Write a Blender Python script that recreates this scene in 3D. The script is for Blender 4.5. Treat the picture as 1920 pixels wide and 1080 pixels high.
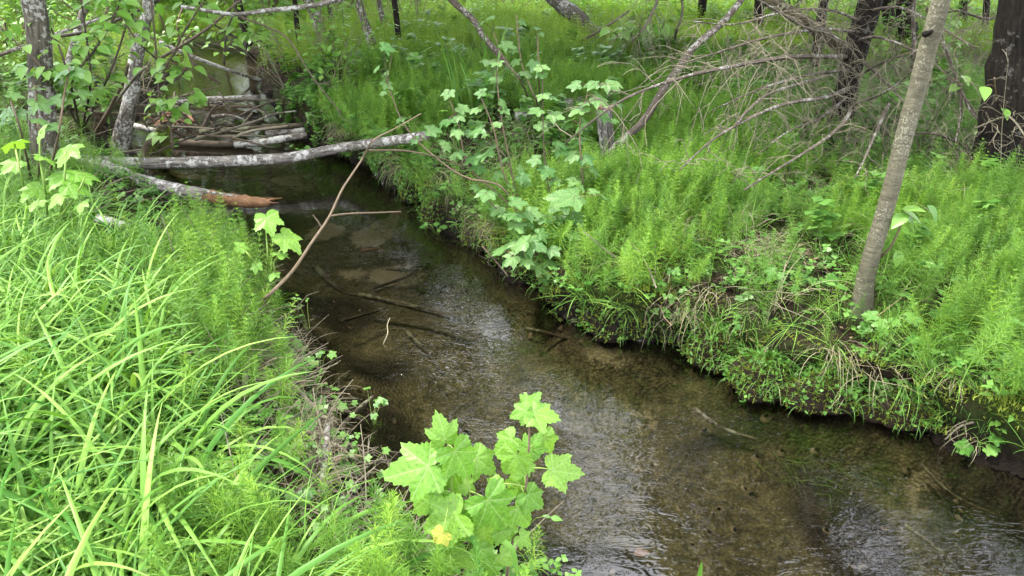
import bpy, math, random
import numpy as np
from mathutils import Vector, Matrix, noise as mnoise

for o in list(bpy.data.objects):
    bpy.data.objects.remove(o)
scene = bpy.context.scene
COL = scene.collection
R = math.radians

# ------------------------------------------------------------------ camera
CAM_H, PITCH, FPX = 1.75, R(27.5), 1280.0          # height above the water, tilt, focal length in photo pixels (1920 wide)
cd = bpy.data.cameras.new('camera')
cd.sensor_width, cd.lens = 36.0, 24.0
cd.clip_start, cd.clip_end = 0.05, 2000
cam = bpy.data.objects.new('camera', cd)
COL.objects.link(cam)
cam.location = (0, 0, CAM_H)
cam.rotation_euler = (R(90) - PITCH, 0, 0)
scene.camera = cam

# ------------------------------------------------------------------ sky, sun, exposure
SUN_EL, SUN_AZ = R(62), R(-76)                       # azimuth clockwise from +Y: high on the left, a little ahead
w = bpy.data.worlds.new('World')
scene.world = w
w.use_nodes = True
nt = w.node_tree
nt.nodes.clear()
sky = nt.nodes.new('ShaderNodeTexSky')
sky.sky_type = 'NISHITA'
sky.sun_disc = False
sky.sun_elevation = SUN_EL
sky.sun_rotation = SUN_AZ
sky.air_density, sky.dust_density, sky.ozone_density = 1.0, 4.0, 1.0
bg = nt.nodes.new('ShaderNodeBackground')
bg.inputs['Strength'].default_value = 0.15
wo = nt.nodes.new('ShaderNodeOutputWorld')
# bright broken cloud veil over the blue, the same all round
wtc = nt.nodes.new('ShaderNodeTexCoord')
cn = nt.nodes.new('ShaderNodeTexNoise')
cn.inputs['Scale'].default_value, cn.inputs['Detail'].default_value = 2.6, 5
cr = nt.nodes.new('ShaderNodeValToRGB')
cr.color_ramp.elements[0].position, cr.color_ramp.elements[0].color = .30, (.6, .6, .6, 1)
cr.color_ramp.elements[1].position, cr.color_ramp.elements[1].color = .62, (1, 1, 1, 1)
cm = nt.nodes.new('ShaderNodeMix'); cm.data_type = 'RGBA'
cm.inputs[7].default_value = (9.6, 9.8, 10.5, 1)
nt.links.new(wtc.outputs['Generated'], cn.inputs['Vector'])
nt.links.new(cn.outputs['Fac'], cr.inputs[0])
nt.links.new(cr.outputs[0], cm.inputs[0])
nt.links.new(sky.outputs[0], cm.inputs[6])
nt.links.new(cm.outputs[2], bg.inputs['Color'])
nt.links.new(bg.outputs[0], wo.inputs['Surface'])
sd = bpy.data.lights.new('sun', 'SUN')
sd.energy, sd.angle, sd.color = 3.0, R(7), (1.0, 0.95, 0.86)
sun = bpy.data.objects.new('sun', sd)
COL.objects.link(sun)
sun_dir = Vector((math.sin(SUN_AZ) * math.cos(SUN_EL), math.cos(SUN_AZ) * math.cos(SUN_EL), math.sin(SUN_EL)))
sun.rotation_euler = sun_dir.to_track_quat('Z', 'Y').to_euler()
sun.location = (-3, -4, 9)
vs = scene.view_settings
vs.view_transform, vs.look, vs.gamma = 'Standard', 'None', 1.0
vs.exposure = 1.5
scene.render.engine = 'CYCLES'
cy = scene.cycles
cy.use_denoising = True
cy.max_bounces, cy.diffuse_bounces, cy.glossy_bounces = 5, 2, 2
cy.transmission_bounces, cy.transparent_max_bounces = 3, 4
cy.use_adaptive_sampling, cy.adaptive_threshold = True, 0.03
cy.sample_clamp_indirect = 6.0

# ------------------------------------------------------------------ pixel <-> place
ST, CT = math.sin(PITCH), math.cos(PITCH)
def ray(px, py):
    u, v = (px - 960) / FPX, (540 - py) / FPX
    return Vector((u, CT + v * ST, -ST + v * CT))
def at(px, py, Y):
    d = ray(px, py)
    return Vector((0, 0, CAM_H)) + d * (Y / d.y)
def onz(px, py, z):
    d = ray(px, py)
    return Vector((0, 0, CAM_H)) + d * ((z - CAM_H) / d.z)
def depth(p):
    return p.y * CT - (p.z - CAM_H) * ST

# ------------------------------------------------------------------ noise and ground height
def vnoise(x, y, seed=0):
    x = np.asarray(x, float); y = np.asarray(y, float)
    xi, yi = np.floor(x).astype(np.int64), np.floor(y).astype(np.int64)
    fx, fy = x - xi, y - yi
    fx, fy = fx * fx * (3 - 2 * fx), fy * fy * (3 - 2 * fy)
    def h(a, b):
        n = (a * 374761393 + b * 668265263 + seed * 1442695041) & 0xFFFFFFFF
        n = ((n ^ (n >> 13)) * 1274126177) & 0xFFFFFFFF
        return ((n ^ (n >> 16)) & 0xFFFF) / 65535.0 * 2 - 1
    return (h(xi, yi) * (1 - fx) + h(xi + 1, yi) * fx) * (1 - fy) + (h(xi, yi + 1) * (1 - fx) + h(xi + 1, yi + 1) * fx) * fy
def fbm(x, y, seed=0, octv=4):
    s, a, f = 0, 0.5, 1.0
    for k in range(octv):
        s = s + a * vnoise(np.asarray(x) * f + 17.3 * k, np.asarray(y) * f - 9.1 * k, seed + k)
        a *= 0.5; f *= 2.03
    return s
def sstep(t):
    t = np.clip(t, 0, 1)
    return t * t * (3 - 2 * t)

RB = [(8, -1.2), (3.6, 0.9), (2.6, 1.45), (1.85, 1.86), (1.59, 2.2), (1.32, 2.27), (1.09, 2.38), (0.99, 2.58), (0.85, 2.71), (0.69, 2.78), (0.45, 2.9),
      (0.33, 3.06), (0.15, 3.3), (-0.03, 3.56), (-0.13, 3.78), (-0.27, 4.03), (-0.51, 4.3), (-0.64, 4.55), (-0.76, 4.83), (-0.97, 5.19),
      (-1.18, 5.61), (-1.97, 6.36), (-2.25, 6.65), (-2.72, 7.81), (-3.36, 9.39), (-3.7, 10.6), (-4.3, 11.6), (-5.6, 12.3), (-8, 12.7), (-14, 14), (-30, 18)]
LB = [(6, -4.5), (1.8, -0.6), (0.6, 0.9), (0.07, 1.45), (-0.40, 1.66), (-0.52, 1.86), (-0.68, 2.16), (-0.86, 2.53), (-1.07, 2.96), (-1.25, 3.24),
      (-1.72, 3.86), (-2.45, 4.71), (-2.88, 5.19), (-3.51, 5.93), (-3.93, 7.08), (-4.12, 8.09), (-4.46, 9.39), (-4.9, 10.4), (-5.8, 11.0), (-8, 11.3), (-14, 12.2), (-30, 15)]
def seg_dist(x, y, pts):
    best = np.full(x.shape, 1e9)
    for (ax, ay), (bx, by) in zip(pts[:-1], pts[1:]):
        dx, dy = bx - ax, by - ay
        t = np.clip(((x - ax) * dx + (y - ay) * dy) / (dx * dx + dy * dy), 0, 1)
        best = np.minimum(best, (x - ax - t * dx) ** 2 + (y - ay - t * dy) ** 2)
    return np.sqrt(best)
POLY = RB + LB[::-1]
def inside(x, y):
    c = np.zeros(x.shape, bool)
    n = len(POLY)
    for i in range(n):
        (ax, ay), (bx, by) = POLY[i], POLY[(i + 1) % n]
        if ay == by: continue
        c ^= ((ay > y) != (by > y)) & (x < (bx - ax) * (y - ay) / (by - ay) + ax)
    return c
def bankinfo(x, y):
    x = np.atleast_1d(np.asarray(x, float)); y = np.atleast_1d(np.asarray(y, float))
    dl, dr = seg_dist(x, y, LB), seg_dist(x, y, RB)
    d = np.minimum(dl, dr)
    d = np.where(inside(x, y), -d, d)
    d = d + 0.075 * vnoise(x * 2.3, y * 2.3, 5) + 0.045 * vnoise(x * 6, y * 6, 6) + .02 * vnoise(x * 15, y * 15, 8)
    return d, dr < dl
def height(x, y):
    x = np.atleast_1d(np.asarray(x, float)); y = np.atleast_1d(np.asarray(y, float))
    d, right = bankinfo(x, y)
    hb = np.where(right, 0.25 + 0.05 * vnoise(x * 1.1, y * 1.1, 9), 0.23 + 0.05 * vnoise(x * .9, y * .9, 10))
    wd = np.where(right, 0.13 + 0.07 * vnoise(x * 1.7, y * 1.7, 11), 0.40)
    far = np.clip((y - 6) / 12, 0, 1)
    out = hb * (1 - .45 * far) * sstep(d / wd) ** 0.8 + 0.035 * np.clip(d, 0, 3) + 0.06 * fbm(x * 1.3, y * 1.3, 21) * sstep(d / .5) + 0.02 * fbm(x * 6, y * 6, 23, 3) * sstep(d / .1)
    bed = -0.20 * sstep(-d / 0.35) + 0.035 * fbm(x * 2.2, y * 2.2, 31) * sstep(-d / .2)
    return np.where(d > 0, out, bed)
def lip(x, y):
    """how far the turf of the right bank leans out over the water"""
    d, right = bankinfo(x, y)
    e = .02
    gx_, gy_ = (bankinfo(x + e, y)[0] - d) / e, (bankinfo(x, y + e)[0] - d) / e
    ln = np.sqrt(gx_ ** 2 + gy_ ** 2) + 1e-6
    k = np.where(right & (y > 1.3) & (y < 6.2), 1, 0) * sstep((d - .01) / .13) * np.exp(-(np.clip(d - .12, 0, 9) / .25) ** 2) * (.13 + .06 * vnoise(x * 2.3, y * 2.3, 15))
    return -gx_ / ln * k, -gy_ / ln * k
def outward(x, y):
    d, right = bankinfo(x, y)
    e = .06
    return np.arctan2(-(bankinfo(x, y + e)[0] - d), -(bankinfo(x + e, y)[0] - d))
def H(x, y):
    return float(height(x, y)[0])
_t = np.concatenate([np.arange(0.6, 8, 0.02), np.arange(8, 40, 0.08)])
def G(px, py, up=0.0):
    d = ray(px, py)
    xs, ys, zs = d.x * _t, d.y * _t, CAM_H + d.z * _t
    below = np.nonzero(zs - np.maximum(height(xs, ys), -0.02) < up)[0]
    i = below[0] if len(below) else len(_t) - 1
    return Vector((xs[i], ys[i], zs[i]))

# ------------------------------------------------------------------ mesh and object helpers
class MB:
    def __init__(s):
        s.v, s.f, s.uv, s.var = [], [], [], []
    def add(s, verts, faces, uvs=None, var=0.0):
        o = len(s.v)
        s.v.extend(verts)
        s.uv.extend(uvs if uvs is not None else [(v[0], v[1]) for v in verts])
        s.var.extend([var] * len(verts))
        s.f.extend([tuple(i + o for i in f) for f in faces])
    def mesh(s, name, mats, base=None, smooth=True):
        me = bpy.data.meshes.new(name)
        b = base or Vector((0, 0, 0))
        me.from_pydata([(v[0] - b[0], v[1] - b[1], v[2] - b[2]) for v in s.v], [], s.f)
        uvl = me.uv_layers.new(name='UVMap')
        vi = np.empty(len(me.loops), np.int32)
        me.loops.foreach_get('vertex_index', vi)
        uvl.data.foreach_set('uv', np.asarray(s.uv, np.float32)[vi].ravel())
        at_ = me.attributes.new('var', 'FLOAT', 'POINT')
        at_.data.foreach_set('value', np.asarray(s.var, np.float32))
        if smooth:
            me.polygons.foreach_set('use_smooth', np.ones(len(me.polygons), bool))
        for m in (mats if isinstance(mats, (list, tuple)) else [mats]):
            me.materials.append(m)
        me.update()
        return me
    def build(s, name, mats, parent=None, smooth=True):
        base = parent['_b'] if parent is not None and '_b' in parent else None
        o = bpy.data.objects.new(name, s.mesh(name, mats, base, smooth))
        COL.objects.link(o)
        if parent is not None: o.parent = parent
        return o
def link(name, me, parent=None):
    o = bpy.data.objects.new(name, me)
    COL.objects.link(o)
    if parent is not None: o.parent = parent
    return o
def tag(o, label=None, cat=None, group=None, kind=None):
    for k, v in (('label', label), ('category', cat), ('group', group), ('kind', kind)):
        if v: o[k] = v
    return o
BASES = {}
def blade(mb, p, d, L, wd, arch, seg=9, fold=.25, var=0.0, twist=0.0):
    """a grass blade: from p, leaning to d, length L, arching over"""
    up = Vector((0, 0, 1))
    verts, faces, uv = [], [], []
    ang0 = R(6) + arch * .16
    c = Vector(p)
    side = Vector((-d.y, d.x, 0)).normalized()
    for i in range(seg + 1):
        f = i / seg
        a = ang0 + arch * f ** 1.25
        t_ = up * math.cos(a) + d * math.sin(a)
        if i: c = c + t_ * (L / seg)
        wv = wd * (.55 + .45 * min(f * 4, 1)) * (1 - f ** 2.6) + .0004
        s = side.lerp(side * math.cos(twist * f) + t_.cross(side) * math.sin(twist * f), 1)
        n_ = s.cross(t_)
        verts += [c - s * wv * .5 + n_ * wv * fold, c, c + s * wv * .5 + n_ * wv * fold]
        uv += [(0, f * L), (.5, f * L), (1, f * L)]
        if i:
            o = (i - 1) * 3
            faces += [(o, o + 1, o + 4, o + 3), (o + 1, o + 2, o + 5, o + 4)]
    mb.add(verts, faces, uv, var)
class Thing:
    """an Empty at the thing's base; parts are built in world coordinates and moved under it"""
    def __init__(s, name, label, cat, base, group=None):
        s.e = bpy.data.objects.new(name, None)
        s.e.empty_display_size = 0.05
        COL.objects.link(s.e)
        s.base = Vector(base)
        s.e.location = s.base
        tag(s.e, label, cat, group)
    def part(s, name, mb, mat, smooth=True, under=None):
        o = bpy.data.objects.new(name, mb.mesh(name, mat, s.base, smooth))
        COL.objects.link(o)
        o.parent = under or s.e
        return o
    def inst(s, name, me, mat4, under=None):
        o = bpy.data.objects.new(name, me)
        COL.objects.link(o)
        o.parent = under or s.e
        o.matrix_basis = Matrix.Translation(-s.base) @ mat4
        return o
def solo(name, label, cat, mb, mat, group=None, smooth=True):
    """a thing that is one mesh, its origin at its first vertex's foot"""
    b = Vector(mb.v[0])
    o = bpy.data.objects.new(name, mb.mesh(name, mat, b, smooth))
    o.location = b
    COL.objects.link(o)
    return tag(o, label, cat, group)

def catmull(pts, n):
    pts = [Vector(p) for p in pts]
    if len(pts) == 2:
        return [pts[0].lerp(pts[1], i / n) for i in range(n + 1)]
    ext = [pts[0] * 2 - pts[1]] + pts + [pts[-1] * 2 - pts[-2]]
    L = [0]
    for a, b in zip(pts[:-1], pts[1:]): L.append(L[-1] + max((b - a).length, 1e-6))
    out = []
    for k in range(n + 1):
        s = L[-1] * k / n
        i = 0
        while i < len(pts) - 2 and s > L[i + 1]: i += 1
        t = (s - L[i]) / (L[i + 1] - L[i])
        p0, p1, p2, p3 = ext[i:i + 4]
        out.append(0.5 * ((2 * p1) + (p2 - p0) * t + (2 * p0 - 5 * p1 + 4 * p2 - p3) * t * t + (3 * p1 - p0 - 3 * p2 + p3) * t ** 3))
    return out
def tube(mb, pts, r0, r1, sides=6, n=8, rough=0.0, seed=0, cap=True, raw=False, rs=None):
    rnd = random.Random(seed)
    P_ = pts if raw else catmull(pts, n)
    n = len(P_) - 1
    verts, uvs, faces = [], [], []
    up = Vector((0.3, 0.2, 1)).normalized()
    ln = 0
    t0 = (P_[1] - P_[0]).normalized()
    a = up.cross(t0)
    if a.length < 0.05: a = Vector((1, 0, 0)).cross(t0)
    a.normalize()
    for i, p in enumerate(P_):
        t = (P_[min(i + 1, n)] - P_[max(i - 1, 0)])
        if t.length < 1e-7: t = t0
        t.normalize()
        a = (a - t * a.dot(t)).normalized()
        b = t.cross(a)
        f = i / n
        r = (r0 + (r1 - r0) * f) if rs is None else rs(f)
        if i: ln += (p - P_[i - 1]).length
        for k in range(sides + 1):
            q = 2 * math.pi * (k % sides) / sides
            rr = r
            if rough:
                c = p + (a * math.cos(q) + b * math.sin(q)) * r
                rr = r * (1 + rough * (mnoise.noise(c * (0.9 / max(r, .02)) + Vector((seed * 1.7, 0, 0))) + .5 * mnoise.noise(c * (2.5 / max(r, .02)))))
            verts.append(p + (a * math.cos(q) + b * math.sin(q)) * rr)
            uvs.append((k / sides * 2 * math.pi * max(r0, r1), ln))
        if i:
            o = (i - 1) * (sides + 1)
            for k in range(sides):
                faces.append((o + k, o + k + 1, o + k + sides + 2, o + k + sides + 1))
    if cap:
        for e, rev in ((0, True), (n, False)):
            o = e * (sides + 1)
            c = len(verts)
            verts.append(P_[e] + (P_[e] - P_[1 if e == 0 else n - 1]).normalized() * 0.0)
            uvs.append((0, uvs[o][1]))
            for k in range(sides):
                faces.append((c, o + k + 1, o + k) if rev else (c, o + k, o + k + 1))
    mb.add(verts, faces, uvs, rnd.random())
    return P_
def wpx(wd, p):
    return 0.5 * wd * depth(p) / FPX

# ------------------------------------------------------------------ materials
def mat(name):
    m = bpy.data.materials.new(name)
    m.use_nodes = True
    t = m.node_tree
    t.nodes.clear()
    out = t.nodes.new('ShaderNodeOutputMaterial')
    return m, t, out
def N(t, typ, **kw):
    n = t.nodes.new(typ)
    for k, v in kw.items():
        if k.startswith('i_'):
            n.inputs[int(k[2:]) if k[2:].isdigit() else k[2:].replace('_', ' ')].default_value = v
        else: setattr(n, k, v)
    return n
def Lk(t, a, b): t.links.new(a, b)
def noise(t, co, scale, detail=4, rough=.55, dist=0.0):
    n = N(t, 'ShaderNodeTexNoise', i_Scale=scale, i_Detail=detail, i_Roughness=rough, i_Distortion=dist)
    if co is not None: Lk(t, co, n.inputs['Vector'])
    return n.outputs['Fac']
def ramp(t, fac, stops, interp='LINEAR'):
    n = t.nodes.new('ShaderNodeValToRGB')
    n.color_ramp.interpolation = interp
    el = n.color_ramp.elements
    while len(el) < len(stops): el.new(0.5)
    for e, (p, c) in zip(el, stops):
        e.position = p
        e.color = (c, c, c, 1) if isinstance(c, (int, float)) else (*c, 1)
    Lk(t, fac, n.inputs[0])
    return n.outputs[0]
def mixc(t, fac, a, b, mode='MIX'):
    n = N(t, 'ShaderNodeMix', data_type='RGBA', blend_type=mode)
    for sock, v in ((n.inputs[0], fac), (n.inputs[6], a), (n.inputs[7], b)):
        if isinstance(v, (int, float)): sock.default_value = v
        elif isinstance(v, tuple): sock.default_value = (*v, 1)
        else: Lk(t, v, sock)
    return n.outputs[2]
def math_(t, op, a, b=None, c=None, clamp=False):
    n = N(t, 'ShaderNodeMath', operation=op, use_clamp=clamp)
    for s, v in zip(n.inputs, (a, b, c)):
        if v is None: continue
        if isinstance(v, (int, float)): s.default_value = v
        else: Lk(t, v, s)
    return n.outputs[0]
def bump(t, h, strength=.5, dist=.01):
    n = N(t, 'ShaderNodeBump', i_Strength=strength, i_Distance=dist)
    Lk(t, h, n.inputs['Height'])
    return n.outputs[0]
def pbsdf(t, col, rough=.7, nrm=None, spec=.4):
    n = N(t, 'ShaderNodeBsdfPrincipled')
    for s, v in (('Base Color', col), ('Roughness', rough)):
        if isinstance(v, (int, float)): n.inputs[s].default_value = v
        elif isinstance(v, tuple): n.inputs[s].default_value = (*v, 1)
        else: Lk(t, v, n.inputs[s])
    n.inputs['Specular IOR Level'].default_value = spec
    if nrm is not None: Lk(t, nrm, n.inputs['Normal'])
    return n.outputs[0]

def leaf_mat(name, c1, c2, trans=.4, rough=.42, veins=None, spec=.35, c3=None, tint=(1.08, 1.1, .5)):
    """c1..c2: the range of leaf colours, one drawn for each plant and blade"""
    m, t, out = mat(name)
    oi = N(t, 'ShaderNodeObjectInfo')
    av = N(t, 'ShaderNodeAttribute', attribute_name='var')
    fac = math_(t, 'FRACT', math_(t, 'ADD', oi.outputs['Random'], av.outputs['Fac']))
    stops = [(0, c1), (1, c2)] if c3 is None else [(0, c1), (.9, c2), (1, c3)]
    col = ramp(t, fac, stops)
    tc = N(t, 'ShaderNodeTexCoord')
    nrm = None
    if veins:
        nz = noise(t, tc.outputs['Object'], 14, 1)
        col = mixc(t, 1, col, ramp(t, nz, [(.3, .78), (.7, 1.15)]), 'MULTIPLY')
        sx = N(t, 'ShaderNodeSeparateXYZ')
        Lk(t, tc.outputs['UV'], sx.inputs[0])
        x, y = sx.outputs[0], sx.outputs[1]
        tot = None
        hgt = None
        for a in (veins):
            ca, sa = math.cos(R(a)), math.sin(R(a))
            along = math_(t, 'ADD', math_(t, 'MULTIPLY', x, ca), math_(t, 'MULTIPLY', y, sa))
            perp = math_(t, 'ABSOLUTE', math_(t, 'SUBTRACT', math_(t, 'MULTIPLY', x, -sa), math_(t, 'MULTIPLY', y, -ca)))
            line = math_(t, 'MULTIPLY', math_(t, 'LESS_THAN', perp, .013), math_(t, 'GREATER_THAN', along, 0))
            st = math_(t, 'SINE', math_(t, 'MULTIPLY', math_(t, 'SUBTRACT', along, math_(t, 'MULTIPLY', perp, .85)), 38))
            near = math_(t, 'MULTIPLY', math_(t, 'LESS_THAN', perp, math_(t, 'MULTIPLY', along, .48)), math_(t, 'MULTIPLY_ADD', st, .5, .5))
            tot = line if tot is None else math_(t, 'MAXIMUM', tot, line)
            hgt = near if hgt is None else math_(t, 'MAXIMUM', hgt, near)
        col = mixc(t, math_(t, 'MULTIPLY', math_(t, 'POWER', hgt, 6), .12), col, (.30, .45, .16))
        col = mixc(t, math_(t, 'MULTIPLY', tot, .5), col, (.36, .50, .20))
        nrm = bump(t, math_(t, 'SUBTRACT', math_(t, 'MULTIPLY', nz, .6), math_(t, 'ADD', math_(t, 'MULTIPLY', hgt, .3), tot)), .4, .005)
    b = pbsdf(t, col, rough, nrm, spec)
    tr = N(t, 'ShaderNodeBsdfTranslucent')
    Lk(t, mixc(t, 1, col, tint, 'MULTIPLY'), tr.inputs[0])
    mx = N(t, 'ShaderNodeMixShader', i_0=trans)
    Lk(t, b, mx.inputs[1]); Lk(t, tr.outputs[0], mx.inputs[2])
    Lk(t, mx.outputs[0], out.inputs[0])
    return m

def bark_mat(name, base, dark, lichen, amount, lichen_scale=26, bands=False, rough_bump=.5, streak=(6, 1)):
    m, t, out = mat(name)
    tc = N(t, 'ShaderNodeTexCoord')
    mp = N(t, 'ShaderNodeMapping')
    mp.inputs['Scale'].default_value = (streak[0], streak[1], 1)
    Lk(t, tc.outputs['UV'], mp.inputs[0])
    n1 = noise(t, mp.outputs[0], 9, 6, .65, .4)
    n0 = noise(t, tc.outputs['Object'], 5, 4)
    col = mixc(t, ramp(t, n1, [(.36, 0), (.62, 1)]), dark, base)
    col = mixc(t, 1, col, ramp(t, n0, [(.3, .65), (.7, 1.2)]), 'MULTIPLY')
    if bands:
        mp2 = N(t, 'ShaderNodeMapping')
        mp2.inputs['Scale'].default_value = (7, 55, 1)
        Lk(t, tc.outputs['UV'], mp2.inputs[0])
        b = noise(t, mp2.outputs[0], 1, 3, .5)
        col = mixc(t, ramp(t, b, [(.60, 0), (.68, .8)]), col, dark)
    n2 = noise(t, tc.outputs['Object'], lichen_scale, 6, .7)
    n3 = noise(t, tc.outputs['Object'], 4.3, 2)
    lf = math_(t, 'ADD', n2, math_(t, 'MULTIPLY', math_(t, 'SUBTRACT', n3, .5), .7))
    col = mixc(t, ramp(t, lf, [(.62 - amount * .25, 0), (.68 - amount * .25, 1)]), col, lichen)
    hsum = math_(t, 'ADD', n1, math_(t, 'MULTIPLY', n2, .5))
    Lk(t, pbsdf(t, col, .85, bump(t, hsum, rough_bump, .02), .2), out.inputs[0])
    return m

def plain(name, c1, c2, scale=20, rough=.8, bmp=.3, dist=.01, spec=.3, detail=5):
    m, t, out = mat(name)
    tc = N(t, 'ShaderNodeTexCoord')
    oi = N(t, 'ShaderNodeObjectInfo')
    av = N(t, 'ShaderNodeAttribute', attribute_name='var')
    n1 = noise(t, tc.outputs['Object'], scale, detail, .65)
    f = math_(t, 'ADD', math_(t, 'MULTIPLY', n1, .8), math_(t, 'MULTIPLY', math_(t, 'FRACT', math_(t, 'ADD', oi.outputs['Random'], av.outputs['Fac'])), .4))
    col = ramp(t, f, [(.3, c1), (.85, c2)])
    Lk(t, pbsdf(t, col, rough, bump(t, n1, bmp, dist), spec), out.inputs[0])
    return m

M = {}
M['horsetail'] = leaf_mat('horsetail', (.045, .14, .012), (.185, .355, .034), .30, .45, c3=(.28, .42, .05))
M['horsetail_far'] = leaf_mat('horsetail_far', (.13, .27, .018), (.28, .43, .045), .30, .5, c3=(.36, .46, .06))  # yellower far greens, partly brightened in colour to offset the crowns' shade
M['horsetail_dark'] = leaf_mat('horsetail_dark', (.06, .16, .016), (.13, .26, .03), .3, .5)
M['grass'] = leaf_mat('grass_blade', (.05, .165, .019), (.215, .40, .068), .24, .45, spec=.25, c3=(.25, .41, .085))
M['currant'] = leaf_mat('currant_leaf', (.15, .34, .04), (.24, .44, .065), .42, .42, veins=(0, 48, -48, 104, -104), spec=.45)
M['currant_far'] = leaf_mat('currant_leaf_cool', (.07, .20, .045), (.18, .33, .10), .38, .40, veins=(0, 48, -48, 104, -104), spec=.5)
M['yellow'] = leaf_mat('yellow_leaf', (.52, .52, .10), (.52, .52, .10), .35, .5, veins=(0, 48, -48, 104, -104))
M['ovate'] = leaf_mat('ovate_leaf', (.12, .29, .04), (.24, .42, .09), .42, .38, spec=.5)
M['herb'] = leaf_mat('herb_leaf', (.06, .18, .025), (.17, .34, .065), .38, .42, spec=.45)
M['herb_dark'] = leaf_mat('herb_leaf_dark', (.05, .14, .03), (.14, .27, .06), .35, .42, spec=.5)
M['crown'] = leaf_mat('crown_leaf', (.06, .14, .02), (.11, .22, .035), .4, .5)
M['needles'] = leaf_mat('spruce_needles', (.022, .055, .015), (.05, .10, .03), .2, .5)
M['moss'] = leaf_mat('moss', (.11, .17, .02), (.26, .32, .05), .25, .7, spec=.1)
M['weed'] = leaf_mat('water_weed', (.03, .06, .008), (.10, .14, .025), .3, .5)
M['straw'] = plain('straw', (.13, .112, .065), (.33, .29, .19), 8, .75, .1)
M['litter'] = plain('leaf_litter', (.05, .035, .02), (.20, .145, .085), 12, .85, .2)
M['stemgreen'] = plain('green_stem', (.13, .22, .04), (.24, .34, .08), 10, .5, .1)
M['stembrown'] = plain('shrub_stem', (.06, .045, .03), (.17, .12, .08), 25, .75, .3)
M['twig'] = plain('dead_twig', (.068, .06, .04), (.23, .205, .145), 22, .85, .5)
M['twig_red'] = plain('brown_twig', (.065, .05, .032), (.19, .145, .095), 40, .8, .6)
M['twig_dark'] = plain('wet_twig', (.025, .02, .015), (.10, .075, .05), 22, .7, .4)
M['alder'] = bark_mat('alder_bark', (.13, .115, .09), (.035, .03, .022), (.30, .30, .27), .30, 30)
M['alder_pale'] = bark_mat('pale_alder_bark', (.21, .19, .16), (.06, .05, .04), (.42, .42, .38), .42, 34)
M['birch'] = bark_mat('birch_bark', (.27, .25, .22), (.05, .042, .033), (.46, .45, .42), .34, 30, bands=True)
M['sapling'] = bark_mat('sapling_bark', (.15, .14, .095), (.085, .078, .052), (.25, .245, .18), .16, 130, rough_bump=.35, streak=(1.5, 6))
M['spruce'] = bark_mat('spruce_bark', (.022, .017, .013), (.005, .004, .003), (.09, .085, .075), -.1, 22, rough_bump=.9)
M['deadpole'] = bark_mat('dead_pole_bark', (.14, .115, .09), (.05, .04, .03), (.30, .29, .26), .26, 40)
M['wet_log'] = bark_mat('wet_log_bark', (.10, .08, .05), (.03, .024, .016), (.16, .16, .10), .2, 22)
M['wood'] = plain('torn_wood', (.09, .04, .018), (.30, .165, .08), 22, .75, 1.0, .03)
M['redwood'] = plain('rotten_red_wood', (.17, .085, .05), (.34, .20, .13), 16, .85, .8, .02)

M['peat'] = plain('wet_peat', (.006, .005, .0035), (.035, .024, .015), 30, .8, 1.0, .03, .15)
# ground
m, t, out = mat('forest_ground')
tc = N(t, 'ShaderNodeTexCoord')
co = tc.outputs['Object']
n1, n2, n3 = noise(t, co, 3.1, 5), noise(t, co, 17, 6, .7), noise(t, co, 60, 4, .7)
col = mixc(t, ramp(t, n2, [(.35, 0), (.65, 1)]), (.012, .008, .005), (.05, .034, .02))
col = mixc(t, ramp(t, math_(t, 'ADD', n1, math_(t, 'MULTIPLY', math_(t, 'SUBTRACT', n3, .5), .5)), [(.46, 0), (.60, 1)]), col, (.04, .065, .012))
sx = N(t, 'ShaderNodeSeparateXYZ'); Lk(t, co, sx.inputs[0])
mead = ramp(t, math_(t, 'ADD', math_(t, 'MULTIPLY', sx.outputs[1], .04), math_(t, 'MULTIPLY', n1, .1)), [(.50, 0), (.62, 1)])
col = mixc(t, mead, col, (.16, .30, .035))
wet = ramp(t, math_(t, 'ADD', math_(t, 'MULTIPLY', sx.outputs[2], 3.0), math_(t, 'MULTIPLY', n2, .3)), [(.25, 1), (.75, 0)])
col = mixc(t, wet, col, (.014, .010, .007))
rg = ramp(t, wet, [(0, .9), (1, .75)])
Lk(t, pbsdf(t, col, rg, bump(t, math_(t, 'ADD', n2, n3), 1.0, .05), .12), out.inputs[0])
M['ground'] = m

# stream bed: sand, gravel, dark silt, algae (bedmix attribute: where each lies)
m, t, out = mat('stream_bed')
tc = N(t, 'ShaderNodeTexCoord'); co = tc.outputs['Object']
bm_ = N(t, 'ShaderNodeAttribute', attribute_name='bedmix')
sp = N(t, 'ShaderNodeSeparateColor'); Lk(t, bm_.outputs['Color'], sp.inputs[0])
n1, n2, n3 = noise(t, co, 4, 5), noise(t, co, 22, 5, .7), noise(t, co, 95, 3, .6)
vo = N(t, 'ShaderNodeTexVoronoi', i_Scale=75.0); Lk(t, co, vo.inputs['Vector'])
grav = mixc(t, ramp(t, n2, [(.35, 0), (.7, 1)]), (.038, .033, .015), (.15, .128, .062))
grav = mixc(t, .55, grav, mixc(t, 1, grav, ramp(t, vo.outputs['Distance'], [(.0, 1.5), (.7, .25)]), 'MULTIPLY'))
sand = mixc(t, ramp(t, n3, [(.3, 0), (.7, 1)]), (.19, .16, .095), (.30, .255, .155))
silt = mixc(t, ramp(t, n2, [(.4, 0), (.65, 1)]), (.010, .008, .005), (.035, .027, .015))
alga = mixc(t, ramp(t, n2, [(.4, 0), (.65, 1)]), (.02, .032, .006), (.075, .095, .02))
def soft(ch, lo, hi): return ramp(t, math_(t, 'ADD', ch, math_(t, 'MULTIPLY', math_(t, 'SUBTRACT', math_(t, 'ADD', math_(t, 'MULTIPLY', n2, .6), math_(t, 'MULTIPLY', n1, .4)), .5), 1.3)), [(lo, 0), (hi, 1)])
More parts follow.
